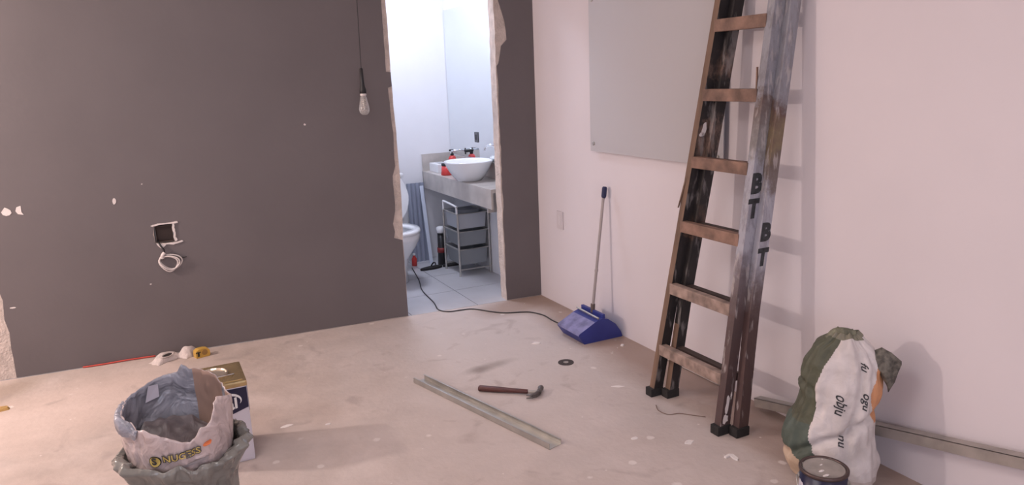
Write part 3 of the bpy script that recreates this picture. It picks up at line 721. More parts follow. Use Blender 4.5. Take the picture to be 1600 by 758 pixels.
# plaster chips
def chip(x, y, a, b2, rot, label, h=0.006, name='plaster_chip', m='chip'):
    r_ = random.Random(int(abs(x*1000)+abs(y*777)))
    b_ = bmesh.new(); K = 9; lo, hi = [], []
    for k in range(K):
        t = 2*PI*k/K; q = r_.uniform(0.75, 1.15)
        px, py = a*q*math.cos(t), b2*q*math.sin(t)
        X, Y = px*math.cos(rot)-py*math.sin(rot), px*math.sin(rot)+py*math.cos(rot)
        lo.append(b_.verts.new((X, Y, 0))); hi.append(b_.verts.new((X*0.85, Y*0.85, h*r_.uniform(0.6, 1.1))))
    for k in range(K): b_.faces.new((lo[k], lo[(k+1) % K], hi[(k+1) % K], hi[k]))
    b_.faces.new(lo[::-1]); b_.faces.new(hi)
    return tag(mesh_obj(name, b_, MT[m], None, loc=(x, y, 0.0003)), label, 'debris')
chip(-0.491, -0.833, 0.028, 0.015, -0.4, 'pale plaster chip on the floor in front of the dustpan', 0.008)
chip(-0.439, -1.573, 0.035, 0.012, -0.5, 'narrow pale plaster streak on the floor left of the ladder', 0.0015)
chip(-0.10, -1.125, 0.014, 0.010, 0.3, 'small plaster chip by the wall right of the dustpan', 0.008)
chip(-1.948, -1.158, 0.030, 0.016, 0.1, 'flat pale plaster flake on the floor right of the white tin', 0.002)
chip(-1.779, -1.238, 0.013, 0.007, 0.1, 'tiny white flake further right of the white tin', 0.004)
chip(-0.68, -2.05, 0.018, 0.014, 0.1, 'rounded pale flake on the floor between the channel and the ladder', 0.002)
chip(-0.508, -2.19, 0.026, 0.018, 0.4, 'flat pale flake by the right foot of the ladder', 0.002)
b_ = bmesh.new()
plate([(0, 0), (0.010, 0.0), (0.013, 0.022), (0.040, 0.012), (0.052, 0.014), (0.048, 0.026), (0.016, 0.040), (0.002, 0.030)], [], lambda a, b, n: Vector((a*math.cos(-1.3)-b*math.sin(-1.3), a*math.sin(-1.3)+b*math.cos(-1.3), n)), 0.0, 0.007, b_)
tag(mesh_obj('plaster_chip', b_, MT['chip'], None, loc=(-0.475, -2.36, 0.0003)), 'bright white L-shaped plaster scrap on the floor in front of the green sack', 'debris')
chip(-3.165, -0.235, 0.055, 0.030, 0.1, 'flat ochre scrap on the floor at the left edge of the photo', 0.012, 'cardboard_scrap', 'ochre')
chip(-3.19, -0.19, 0.03, 0.012, 0.1, 'small white scrap just behind the ochre scrap', 0.010)

# crumpled gloves
def glove(label, loc, rz, sc=1.0):
    t = thing('work_glove', label, 'glove', loc, rz, 'crumpled cotton gloves by the grey wall')
    me_v = []; me_e = []; rad = []
    def add(p, r): me_v.append(Vector(p)*sc); rad.append(r*sc); return len(me_v)-1
    a = add((0, 0, 0.020), 0.030); b = add((0.045, 0, 0.024), 0.036); c = add((0.085, 0.004, 0.026), 0.034); me_e += [(a, b), (b, c)]
    for k, (dy, l) in enumerate(((-0.028, 0.055), (-0.010, 0.068), (0.010, 0.062), (0.027, 0.045))):
        p = add((0.105, dy, 0.020), 0.012); q = add((0.105+l*0.55, dy*1.2, 0.016+0.008*(k % 2)), 0.0105); r = add((0.105+l, dy*1.35, 0.010), 0.0085); me_e += [(c, p), (p, q), (q, r)]
    p = add((0.06, 0.040, 0.018), 0.013); q = add((0.085, 0.060, 0.012), 0.010); me_e += [(b, p), (p, q)]
    me = bpy.data.meshes.new('glove_body'); me.from_pydata(me_v, me_e, []); me.materials.append(MT['cloth'])
    o = bpy.data.objects.new('glove_body', me); COL.objects.link(o); o.parent = t
    md = o.modifiers.new('skin', 'SKIN'); sv = me.skin_vertices[0].data
    for i, r in enumerate(rad): sv[i].radius = (r, r*0.5)
    sv[0].use_root = True
    o.modifiers.new('sub', 'SUBSURF').levels = 2; o.modifiers['sub'].render_levels = 2
    tx = bpy.data.textures.new('crumple', 'CLOUDS'); tx.noise_scale = 0.025
    d = o.modifiers.new('dis', 'DISPLACE'); d.texture = tx; d.strength = 0.014
    b_ = bmesh.new(); lathe(b_, [(0.024*sc, 0.0), (0.027*sc, -0.02*sc), (0.024*sc, -0.03*sc), (0.021*sc, -0.02*sc)], c=(0, 0, 0.017*sc), seg=16, cap0=False, cap1=False, axis=Matrix.Rotation(R(90), 3, 'Y') @ Matrix.Diagonal((0.6, 1.1, 1)))
    mesh_obj('cuff', b_, MT['cloth'], t, True)
    return t
# the two white crumpled rags/gloves are modelled as folded cloth
def rag(label, loc, rz, lx_, ly_, hz_, seed):
    b_ = bmesh.new(); nx, ny = 26, 16; g = []
    for i in range(nx):
        row = []
        for j in range(ny):
            u, v = i/(nx-1)-0.5, j/(ny-1)-0.5
            ed = (1-abs(2*u)**3)*(1-abs(2*v)**3)
            f = noise.noise(Vector((u*2.2+seed, v*2.6, seed)))*0.5+0.5
            r = abs(math.sin((v*1.6+u*0.5)*PI+seed))
            z = hz_*ed*(0.35+0.5*f+0.35*r)+0.002
            w = 1+0.22*noise.noise(Vector((u*4, seed, v*2)))
            row.append(b_.verts.new((u*lx_*(1+0.12*noise.noise(Vector((v*5, seed, 0)))), v*ly_*w, z)))
        g.append(row)
    for i in range(nx-1):
        for j in range(ny-1): b_.faces.new((g[i][j], g[i+1][j], g[i+1][j+1], g[i][j+1]))
    r = bmesh.ops.extrude_face_region(b_, geom=b_.faces[:])
    for e in r['geom']:
        if isinstance(e, bmesh.types.BMVert): e.co.z = max(0.0002, e.co.z-0.004) if e.co.z > 0.006 else 0.0002
    t = thing('crumpled_rag', label, 'rag', loc, rz)
    mesh_obj('cloth', b_, MT['cloth'], t, True)
    return t
t = rag('crumpled off-white rag tapering to a point, leftmost item by the grey wall', (-2.402, 0.075, 0), 0.62, 0.165, 0.085, 0.045, 1.3)
bb = bmesh.new(); lathe(bb, [(0.026, 0.0), (0.032, 0.004), (0.026, 0.009), (0.020, 0.006), (0.026, 0.0)], c=(-0.01, -0.028, 0.034), seg=20, cap0=False, cap1=False, sx=1.5, sy=0.45, axis=Matrix.Rotation(R(40), 3, 'X'))
mesh_obj('folded_opening', bb, MT['cloth'], t, True)
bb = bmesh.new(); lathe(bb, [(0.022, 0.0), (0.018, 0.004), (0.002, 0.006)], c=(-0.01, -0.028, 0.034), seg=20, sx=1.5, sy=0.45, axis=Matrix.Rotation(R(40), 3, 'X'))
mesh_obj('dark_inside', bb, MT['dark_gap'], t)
rag('crumpled off-white rag beside the yellow tape measure', (-2.285, 0.085, 0), 0.75, 0.105, 0.080, 0.060, 2.2)

# yellow tape measure
tm = thing('tape_measure', 'yellow tape measure on the floor at the foot of the grey wall', 'tape measure', (-2.215, 0.022, 0), 0.30)
b_ = bmesh.new()
pr = [(-0.038, 0.0), (0.036, 0.0), (0.040, 0.010), (0.040, 0.032), (0.032, 0.045), (0.012, 0.050), (-0.020, 0.050), (-0.036, 0.042), (-0.040, 0.028)]
plate(pr, [], lambda a, b, n: Vector((a, n, b)), -0.022, 0.022, b_)
bmesh.ops.bevel(b_, geom=[e for e in b_.edges if len(e.link_faces) == 2 and e.calc_face_angle(0) > 1.2], offset=0.004, segments=2, affect='EDGES')
mesh_obj('case', b_, MT['yellow'], tm)
b_ = bmesh.new(); box(b_, -0.0305, -0.020, -0.0245, -0.0222, 0.010, 0.032); box(b_, -0.040, -0.012, -0.0245, -0.0222, 0.032, 0.037); mesh_obj('lock_button', b_, MT['dark_gap'], tm)
b_ = bmesh.new(); lathe(b_, [(0.016, 0.0), (0.016, 0.0012)], c=(0.010, -0.0225, 0.028), seg=24, axis=Matrix.Rotation(R(90), 3, 'X')); mesh_obj('side_disc', b_, mat('dark_ochre_disc', (0.33, 0.18, 0.05), 0.5), tm)

# ------------------------------------------------------------------ square paint tin
tn = thing('paint_tin', 'square white and navy paint tin behind the torn plastic bag', 'paint tin', (-2.2325, -1.2825, 0))
w = 0.1175
b_ = bmesh.new(); box(b_, -w, w, -w, w, 0.0, 0.335, bev=0.010); mesh_obj('body', b_, MT['tin_white'], tn)
b_ = bmesh.new(); box(b_, -w-0.002, w+0.002, -w-0.002, w+0.002, 0.325, 0.350, bev=0.008)
mesh_obj('rim', b_, MT['tin_gold'], tn)
b_ = bmesh.new(); box(b_, -w+0.012, w-0.012, -w+0.012, w-0.012, 0.349, 0.353, bev=0.0015); mesh_obj('top', b_, MT['tin_gold'], tn)
b_ = bmesh.new(); lathe(b_, [(0.060, 0.350), (0.062, 0.360), (0.056, 0.362), (0.052, 0.356)], seg=32); mesh_obj('cap', b_, mat('silver_cap', (0.7, 0.62, 0.52), 0.2, 0.8), tn)
b_ = bmesh.new(); tube(b_, smooth_path([(-0.07, -0.06, 0.356), (-0.02, -0.075, 0.366), (0.04, -0.07, 0.366), (0.08, -0.04, 0.356)], 6), 0.003, 7); mesh_obj('handle', b_, MT['chrome'], tn, True)
ff = lambda a, b, n: Vector((a, -w-n, b))
mesh_obj('navy_band', plate([(-w+0.004, 0.215), (0.0, 0.200), (w-0.003, 0.235), (w-0.003, 0.322), (-w+0.004, 0.322)], [], ff, 0.0, 0.0012), MT['navy'], tn)
mesh_obj('navy_band', plate([(-w+0.01, 0.215), (w-0.01, 0.235), (w-0.01, 0.322), (-w+0.01, 0.322)], [], lambda a, b, n: Vector((w+n, a, b)), 0.0, 0.0012), MT['navy'], tn)
def arc(cx, cz, ra, rb_, a0, a1, w0, w1, K=16):
    o_, i_ = [], []
    for k in range(K+1):
        a = R(a0+(a1-a0)*k/K); ww = w0+(w1-w0)*math.sin(PI*k/K)
        o_.append((cx+(ra+ww)*math.cos(a), cz+(rb_+ww)*math.sin(a))); i_.append((cx+ra*math.cos(a), cz+rb_*math.sin(a)))
    return o_+i_[::-1]
for i, args in enumerate(((0.045, 0.268, 0.042, 0.026, 200, -25, 0.001, 0.010), (0.000, 0.262, 0.050, 0.040, 160, 60, 0.001, 0.006))):
    mesh_obj('swoosh', plate(arc(*args), [], ff, 0.0012, 0.0022), MT['white_plastic'], tn)
mesh_obj('lettering', text_bm('coral', 0.064, lambda x, y: Vector((0.010+x, -w-0.0024, 0.245+y+x*0.25)), bold=0.0018), MT['white_plastic'], tn)
mesh_obj('lettering', text_bm('Rende', 0.034, lambda x, y: Vector((0.020+x, -w-0.0014, 0.182+y+x*0.2)), bold=0.0008), MT['grey_print'], tn)
mesh_obj('lettering', text_bm('Muito', 0.038, lambda x, y: Vector((0.030+x, -w-0.0014, 0.148+y+x*0.2)), bold=0.001), MT['orange_print'], tn)
for z, a, b2 in ((0.118, 0.035, 0.055), (0.078, 0.02, 0.07), (0.066, 0.02, 0.075), (0.054, 0.02, 0.06)):
    mesh_obj('printed_line', plate([(a, z), (b2, z+0.003), (b2, z+0.008), (a, z+0.005)], [], ff, 0.0, 0.001), MT['grey_print'], tn)

# ------------------------------------------------------------------ grey bag with the printed bag inside
SC = Vector((-2.377, -1.935, 0))
def ang_lerp(tab, th):
    th %= 360
    for (a, va), (b, vb) in zip(tab, tab[1:]+[(tab[0][0]+360, tab[0][1])]):
        if a <= th <= b:
            t = (th-a)/(b-a); return va+(vb-va)*t
    a, va = tab[-1][0]-360, tab[-1][1]; b, vb = tab[0]
    t = (th-a)/(b-a); return va+(vb-va)*t
gbag = thing('grey_bag', 'shiny grey-green plastic sack with a rolled rim around the pinkish torn bag', 'bag', SC)
b_ = bmesh.new(); K = 240
prof = [(0.06, 0.0), (0.120, 0.004), (0.140, 0.04), (0.143, 0.12), (0.146, 0.20), (0.152, 0.27), (0.165, 0.320), (0.176, 0.352), (0.180, 0.372), (0.174, 0.384), (0.165, 0.376), (0.157, 0.345), (0.153, 0.30)]
pf = []
for (ra, za), (rb_, zb) in zip(prof, prof[1:]):
    for q in range(4): pf.append((ra+(rb_-ra)*q/4, za+(zb-za)*q/4))
prof = pf+[prof[-1]]
rings = []
for i, (r, z) in enumerate(prof):
    ring = []
    for k in range(K):
        th = 2*PI*k/K; d = math.degrees(th)
        n = noise.noise(Vector((math.cos(th)*2.6, math.sin(th)*2.6, z*7)))
        fold = abs(math.sin(th*7+z*14+2*n))
        amp = 0.004+0.012*min(1, z/0.38)
        rim = max(0, (z-0.25)/0.13)
        n_ = Vector((math.cos(th)*6, math.sin(th)*6, z*22+th))
        rid = 1-abs(noise.noise(n_))*2.4
        rr = r + amp*(n*1.2+fold*0.5-0.3) + 0.007*rid*min(1, z/0.1)
        if 22 <= i <= 40:
            rr += (1-abs(i-31)/9.5)*1.1*(0.030*max(0, math.cos(th+R(25)))**6 + 0.022*max(0, math.cos(th-R(205)))**4)
        zz = z + rim*(0.018*math.sin(th*2+0.6)+0.020*noise.noise(Vector((math.cos(th)*4, math.sin(th)*4, 3))))
        if i == 0: rr = r; zz = 0
        ring.append(b_.verts.new((rr*math.cos(th), rr*math.sin(th)*0.92, max(zz, 0.001))))
    rings.append(ring)
for a, b in zip(rings, rings[1:]):
    for k in range(K): b_.faces.new((a[k], a[(k+1) % K], b[(k+1) % K], b[k]))
b_.faces.new(rings[0][::-1])
mesh_obj('sack_body', b_, MT['grey_film'], gbag, True)

RIM = [(0, 0.52), (15, 0.53), (28, 0.538), (32, 0.565), (50, 0.576), (68, 0.584), (72, 0.596), (78, 0.603), (84, 0.578), (110, 0.57), (140, 0.553), (170, 0.54), (195, 0.53), (210, 0.518), (218, 0.498), (232, 0.505), (245, 0.488), (258, 0.47), (270, 0.452), (278, 0.444), (284, 0.452), (291, 0.482), (297, 0.478), (303, 0.49), (312, 0.538), (322, 0.55), (340, 0.535)]
def pr_rad(th, z):
    n = noise.noise(Vector((math.cos(th)*2.2+4, math.sin(th)*2.2, z*6)))
    base = 0.142+0.018*math.sin(min(1, max(0, (z-0.30)/0.26))*PI*0.8)
    return base + 0.010*n + 0.004*(1-abs(noise.noise(Vector((math.cos(th)*7, math.sin(th)*7, z*18+2*th))))*2.4) + 0.003*math.sin(th*9+z*30)*max(0, (z-0.3)/0.3)
def pr_pt(th, z, off=0.0):
    r = pr_rad(th, z)+off
    return Vector((r*math.cos(th), r*math.sin(th)*0.92, z))
pb = thing('torn_printed_bag', 'torn open cloudy pinkish plastic bag with yellow print, standing inside the grey sack', 'bag', SC)
NZ = 18; K = 180
def shell(off, zlow):
    rows = []
    for i in range(NZ+1):
        row = []
        for k in range(K):
            th = 2*PI*k/K
            zt = ang_lerp(RIM, math.degrees(th)) + 0.004*noise.noise(Vector((th*6, 1, 2)))
            z = zlow+(zt-zlow)*i/NZ
            row.append(pr_pt(th, z, off))
        rows.append(row)
    return rows
outr = shell(0.0, 0.31); inr = shell(-0.004, 0.31)
b_ = bmesh.new()
VO = [[b_.verts.new(p) for p in r] for r in outr]; VI = [[b_.verts.new(p) for p in r] for r in inr]
for i in range(NZ):
    for k in range(K):
        q = (k+1) % K
        b_.faces.new((VO[i][k], VO[i][q], VO[i+1][q], VO[i+1][k])).material_index = 0
        th = 360*(k+0.5)/K
        b_.faces.new((VI[i][k], VI[i+1][k], VI[i+1][q], VI[i][q])).material_index = 2 if (25 < th < 66 or th > 335 or th < 10) else 1
for k in range(K):
    q = (k+1) % K
    b_.faces.new((VO[NZ][k], VO[NZ][q], VI[NZ][q], VI[NZ][k])).material_index = 0
me_pb = mesh_obj('bag_wall', b_, [MT['pink_film'], MT['silver_film'], MT['card']], pb, True)
# rim of the film folded outwards on the left
b_ = bmesh.new(); fl_ = []
for off_, dz_ in ((-0.003, -0.004), (0.006, 0.006), (0.016, 0.002), (0.021, -0.014), (0.019, -0.034), (0.014, -0.052)):
    row = []
    for k in range(31):
        dg = 158+66*k/30; th = R(dg); zt = ang_lerp(RIM, dg)
        w_ = math.sin(PI*k/30)**0.4
        row.append(b_.verts.new(pr_pt(th, zt, 0)+Vector((math.cos(th), math.sin(th), 0))*(off_*w_+0.003*noise.noise(Vector((dg*0.2, dz_*60, 1))))+Vector((0, 0, dz_*w_+0.004*noise.noise(Vector((dg*0.15, 4, 4)))))))
    fl_.append(row)
for a, b in zip(fl_, fl_[1:]):
    for k in range(30): b_.faces.new((a[k], a[k+1], b[k+1], b[k]))
mesh_obj('folded_flap', b_, MT['silver_film'], pb, True)
# folded inner film (contents)
b_ = bmesh.new(); G = 40; g = []
for i in range(G):
    row = []
    for j in range(G):
        u, v = (i/(G-1))*2-1, (j/(G-1))*2-1
        # square to disc
        x = u*math.sqrt(1-v*v/2); y = v*math.sqrt(1-u*u/2)
        n = noise.noise(Vector((x*2.2, y*2.2, 5)))+0.5*noise.noise(Vector((x*5, y*5, 1)))
        z = 0.385+0.045*(y*0.9)-0.03*x+0.022*n
        if y < -0.2: z -= (abs(y)-0.2)*0.09
        row.append(b_.verts.new((x*0.136, y*0.128, z)))
    g.append(row)
for i in range(G-1):
    for j in range(G-1): b_.faces.new((g[i][j], g[i+1][j], g[i+1][j+1], g[i][j+1]))
mesh_obj('inner_film', b_, film('brown_grey_inner_film', (0.13, 0.11, 0.115), 0.4, 0.6, 12), pb, True)
mesh_obj('paper_label', plate([(126, 0.500), (108, 0.505), (108, 0.550), (121, 0.555)], [], lambda a, b, n: pr_pt(R(a), b, -0.006-n), 0.0, 0.001), MT['tin_white'], pb)
def sack_text(txt, size, th0, z0, bold, m, slope=0.0, off=0.0015, curve=0.0):
    def fn(x, y): return pr_pt(R(th0)+x/0.158, z0+y+slope*x+curve*x*x, off)
    return mesh_obj('lettering', text_bm(txt, size, fn, bold=bold), m, pb)
sack_text('NUGESS', 0.029, 268, 0.408, 0.0034, mat('faded_black_print', (0.10, 0.09, 0.085), 0.5), 0.05, 0.0060, 0.9)
sack_text('NUGESS', 0.029, 268, 0.408, 0.0002, MT['yellow_print'], 0.05, 0.0075, 0.9)
em = [(math.cos(t)*0.0175, math.sin(t)*0.019) for t in [2*PI*k/18 for k in range(18)]]
mesh_obj('emblem', plate(em, [], lambda a, b, n: pr_pt(R(241)+a/0.158, 0.404+b, 0.006+n), 0.0, 0.001), MT['ink'], pb)
em2 = [(x*0.86, y*0.86) for x, y in em]
mesh_obj('emblem', plate(em2, [], lambda a, b, n: pr_pt(R(241)+a/0.158, 0.404+b, 0.0075+n), 0.0, 0.001), MT['yellow_print'], pb)
sack_text('S', 0.032, 241, 0.406, 0.0012, MT['ink'], 0, 0.0095)
mesh_obj('printed_spot', plate([(a*0.8, b*0.38+a*0.2) for a, b in em], [], lambda a, b, n: pr_pt(R(295)+a/0.158, 0.428+b, 0.006+n), 0.0, 0.001), MT['orange_print'], pb)
mesh_obj('printed_bar', plate([(-0.040, -0.007), (0.040, 0.004), (0.040, 0.013), (-0.040, 0.002)], [], lambda a, b, n: pr_pt(R(280)+a/0.158, 0.372+b, 0.006+n), 0.0, 0.001), MT['grey_print'], pb)

# ------------------------------------------------------------------ green and white woven sack by the wall
BC = Vector((-0.245, -2.655, 0)); BN = Vector((math.sin(R(49)), math.cos(R(49)), 0)); BR_ = Vector((BN.y, -BN.x, 0))
sk_ = thing('cement_sack', 'slumped green and white woven sack standing by the pink wall', 'sack', BC)
# (z, left, right, half depth)
TAB = [(0.0, -0.089, 0.157, 0.085), (0.0269, -0.124, 0.172, 0.11), (0.0897, -0.156, 0.172, 0.12), (0.1436, -0.162, 0.16, 0.122), (0.1974, -0.15, 0.152, 0.118), (0.2692, -0.126, 0.15, 0.108), (0.3321, -0.107, 0.158, 0.098), (0.368, -0.122, 0.1653, 0.09), (0.4487, -0.096, 0.158, 0.075), (0.5115, -0.068, 0.132, 0.055), (0.552, -0.019, 0.092, 0.036), (0.5744, 0.002, 0.072, 0.018)]
def tabz(z):
    for a, b in zip(TAB, TAB[1:]):
        if z <= b[0]:
            t = (z-a[0])/(b[0]-a[0]); t = t*t*(3-2*t)*0.5+t*0.5
            return [a[i]+(b[i]-a[i])*t for i in range(1, 4)]
    return list(TAB[-1][1:])
def bag_pt(th, z, off=0.0):
    l, r, d = tabz(z); cx = (l+r)/2; hw = (r-l)/2
    c, s = math.cos(th), math.sin(th)
    n = noise.noise(Vector((c*1.7, s*1.7, z*5.5)))
    n2 = noise.noise(Vector((c*4.5+3, s*4.5, z*13)))
    crease = -0.016*math.exp(-((z-(0.20+0.10*c))/0.018)**2)*(0.5-0.5*s) - 0.018*math.exp(-((z-(0.335-0.05*c))/0.016)**2)*max(0, -c)
    vf = -0.012*math.exp(-((c-0.35-0.5*(z-0.2))/0.10)**2)*max(0, -s)
    k = 1+0.05*n
    dd = off+0.010*n2+crease+vf
    x = cx + (hw*k+dd)*math.copysign(abs(c)**0.85, c)
    y = (d*k*(1.3 if s > 0 else 1.0)+dd)*math.copysign(abs(s)**0.85, s)
    zz = z + (0.012*noise.noise(Vector((c*2, 3, s))) if z > 0.5 else 0)
    return BR_*x + BN*y + Vector((0, 0, zz))
b_ = bmesh.new(); K = 260; NZ = 140
colr = b_.loops.layers.float_color.new('print')
rows = [[b_.verts.new(bag_pt(2*PI*k/K, 0.574*i/NZ)) for k in range(K)] for i in range(NZ+1)]
GREEN = (0.085, 0.090, 0.058); GREEN2 = (0.080, 0.105, 0.085); WHITE = (0.62, 0.575, 0.565); CREAM = (0.55, 0.42, 0.31); ORG = (0.62, 0.30, 0.15)
def bag_col(th, z):
    """print of the sack: th in degrees, 270 faces the room, 180 is its left edge"""
    th = th % 360
    e = 6*noise.noise(Vector((z*9, 1, 0)))
    tt = min(1, max(0, (z-0.40)/0.14)); edge = 240+e+16*tt*tt*(3-2*tt)+max(0, 0.24-z)*170
    low = 0.135-0.035*((th-200)/40 if th > 200 else 0)
    if z > 0.552: return (0.20, 0.19, 0.14)
    if 100 < th < edge:
        if z < low: return CREAM
        return GREEN2 if z < 0.24 else GREEN
    if (th > 312+abs(z-0.37)*240 or th < 40) and 0.25 < z < 0.46: return ORG
    return WHITE if z > 0.05 else (0.52, 0.46, 0.44)
for i in range(NZ):
    for k in range(K):
        q = (k+1) % K
        f = b_.faces.new((rows[i][k], rows[i][q], rows[i+1][q], rows[i+1][k]))
        c = bag_col(360*(k+0.5)/K, 0.574*(i+0.5)/NZ)
        for lp in f.loops: lp[colr] = (*c, 1)
f = b_.faces.new(rows[0][::-1])
for lp in f.loops: lp[colr] = (*CREAM, 1)
f = b_.faces.new(rows[-1])
for lp in f.loops: lp[colr] = (*GREEN, 1)
m, nt, pbsd = new_mat('printed_woven_sack')
at = N(nt, 'ShaderNodeVertexColor', layer_name='print')
tc = N(nt, 'ShaderNodeTexCoord'); nn = N(nt, 'ShaderNodeTexNoise', Scale=14, Detail=5); L(nt, tc.outputs['Object'], nn.inputs['Vector'])
rr = ramp(nt, nn.outputs[0], [(0.3, (0.8, 0.78, 0.76)), (0.65, (1.08, 1.08, 1.08))])
mx = N(nt, 'ShaderNodeMix', data_type='RGBA', blend_type='MULTIPLY'); mx.inputs[0].default_value = 0.8
L(nt, at.outputs[0], mx.inputs[6]); L(nt, rr.outputs[0], mx.inputs[7]); L(nt, mx.outputs[2], pbsd.inputs['Base Color'])
pbsd.inputs['Roughness'].default_value = 0.6
n9 = N(nt, 'ShaderNodeTexNoise', Scale=18, Detail=4); n9.inputs['Distortion'].default_value = 1.0; L(nt, tc.outputs['Object'], n9.inputs['Vector'])
bp = N(nt, 'ShaderNodeBump', Strength=0.5, Distance=0.012); L(nt, n9.outputs[0], bp.inputs['Height']); L(nt, bp.outputs[0], pbsd.inputs['Normal'])
MT['sack'] = m
mesh_obj('sack_body', b_, MT['sack'], sk_, True)
# dark twisted ear at the right shoulder
b_ = bmesh.new(); g = []
EAR = [(0.119, 0.510, 0.012), (0.149, 0.528, 0.020), (0.184, 0.515, 0.020), (0.219, 0.485, 0.008)]
EARL = [(0.129, 0.460, 0.020), (0.152, 0.430, 0.028), (0.176, 0.392, 0.024), (0.184, 0.365, 0.008)]
ringsE = []
for (a, za, da), (c, zc, dc_) in zip(EAR, EARL):
    ring = []
    for k in range(20):
        t = 2*PI*k/20
        m_ = (math.cos(t)+1)/2
        x = a*m_+c*(1-m_); z = za*m_+zc*(1-m_); d = (da*m_+dc_*(1-m_))*math.sin(t)*1.3
        w_ = 0.008*noise.noise(Vector((x*40, z*40, t)))
        ring.append(b_.verts.new(BR_*(x+w_) + BN*(d+w_-0.01) + Vector((0, 0, z))))
    ringsE.append(ring)
for a, b in zip(ringsE, ringsE[1:]):
    for k in range(20): b_.faces.new((a[k], a[(k+1) % 20], b[(k+1) % 20], b[k]))
b_.faces.new(ringsE[0][::-1]); b_.faces.new(ringsE[-1])
bmesh.ops.subdivide_edges(b_, edges=b_.edges[:], cuts=1, use_grid_fill=True)
mesh_obj('twisted_ear', b_, mat('dark_speckled_weave', (0.13, 0.12, 0.10), 0.7, var=0.7, scale=45, bump=0.5, bscale=80), sk_, True)
# open mouth seam on the crown
b_ = bmesh.new(); tube(b_, smooth_path([BR_*-0.02+Vector((0, 0, 0.540)), BR_*0.0+Vector((0, 0, 0.568)), BR_*0.03+BN*-0.01+Vector((0, 0, 0.576)), BR_*0.062+Vector((0, 0, 0.566))], 6), 0.014, 8)
mesh_obj('crown_fold', b_, mat('green_speckled_weave', (0.16, 0.16, 0.11), 0.7, var=0.5, scale=40, bump=0.5), sk_, True)
def bag_text(txt, size, deg, z0, shear=0.35, bold=0.0006, flip=False):
    def fn(x, y):
        # lettering runs down the sack
        zz = z0 - x
        th = R(deg) + y/0.16*1.0
        return bag_pt(th, zz, 0.0030)
    return mesh_obj('lettering', text_bm(txt, size, fn, bold=bold, shear=shear), MT['ink'], sk_)
bag_text('obju', 0.040, 272, 0.335); bag_text('ogu', 0.040, 305, 0.350); bag_text('fu', 0.040, 300, 0.470); bag_text('nu', 0.040, 282, 0.205)

# ------------------------------------------------------------------ round paint can
pc = thing('paint_can', 'round navy paint can with a worn steel lid before the woven sack', 'paint can', (-0.482, -2.838, 0))
cr, ch = 0.075, 0.196
b_ = bmesh.new(); lathe(b_, [(cr-0.002, 0.0), (cr, 0.004), (cr, ch-0.012)], seg=48); mesh_obj('body', b_, MT['navy'], pc, True)
b_ = bmesh.new(); lathe(b_, [(cr, ch-0.014), (cr+0.004, ch-0.010), (cr+0.004, ch-0.002), (cr, ch), (cr-0.005, ch-0.001), (cr-0.007, ch-0.007), (cr-0.002, ch-0.014)], seg=48, cap0=False, cap1=False); mesh_obj('rim', b_, MT['dark_rim'], pc, True)
b_ = bmesh.new(); lathe(b_, [(cr-0.006, ch-0.010), (cr-0.008, ch-0.004), (cr-0.012, ch-0.0045), (cr-0.016, ch-0.0075), (0.03, ch-0.006)], seg=48); mesh_obj('lid', b_, MT['lid'], pc, True)
for dx, dy, a, bq in ((-0.020, -0.008, 0.012, 0.005), (-0.030, -0.035, 0.014, 0.006), (0.010, 0.02, 0.006, 0.003), (0.045, 0.045, 0.005, 0.003), (-0.032, 0.06, 0.007, 0.003)):
    b_ = bmesh.new(); lathe(b_, [(1, 0), (0.8, 0.0012), (0.1, 0.0015)], c=(dx, dy, ch-0.006), seg=12, sx=a, sy=bq); mesh_obj('paint_drip', b_, MT['chip'], pc)
VD = math.atan2(-4.406+2.862, -2.37+0.505)
def can_pt(x, y, off=0.0012): a = VD + x/cr; return Vector(((cr+off)*math.cos(a), (cr+off)*math.sin(a), y))
def cplate(nm, pts, m_, o0=0.0006):
    # refine outline along the curve
    q = []
    for (a, b), (c, d) in zip(pts, pts[1:]+pts[:1]):
        for i in range(5): q.append((a+(c-a)*i/5, b+(d-b)*i/5))
    return mesh_obj(nm, plate(q, [], lambda a, b, n: can_pt(a, b, o0+n), 0.0, 0.0008), m_, pc)
for i in range(4):
    cplate('label_stripe', [(-0.085+0.008*i, 0.10+0.018*i-0.018), (-0.077+0.008*i+0.004, 0.10+0.018*i-0.018), (-0.077+0.008*(-i)+0.004, 0.10+0.018*i), (-0.085, 0.10+0.018*i)], MT['tin_white'])
cplate('label_panel', [(-0.10, 0.02), (-0.03, 0.02), (-0.055, 0.10), (-0.070, 0.150), (-0.10, 0.150)], MT['tin_white'], 0.0012)
cplate('label_flash', [(0.0, 0.110), (0.035, 0.112), (0.022, 0.140), (0.004, 0.158), (-0.006, 0.135)], MT['red_print'])
cplate('label_flash', [(0.038, 0.112), (0.075, 0.125), (0.088, 0.158), (0.056, 0.150), (0.030, 0.140)], MT['green_print'])
cplate('label_flash', [(0.020, 0.138), (0.036, 0.128), (0.052, 0.146), (0.034, 0.150)], MT['tin_white'], 0.0014)
for sg in (-1, 1):
    a = VD+sg*1.45; p = Vector((math.cos(a), math.sin(a), 0))
    b_ = bmesh.new(); lathe(b_, [(0.009, 0.0), (0.009, 0.003), (0.004, 0.006)], c=p*(cr)+Vector((0, 0, ch-0.038)), seg=14, axis=Vector((p.x, p.y, 0)).to_track_quat('Z', 'Y').to_matrix()); mesh_obj('handle_ear', b_, MT['steel'], pc)
hp = []
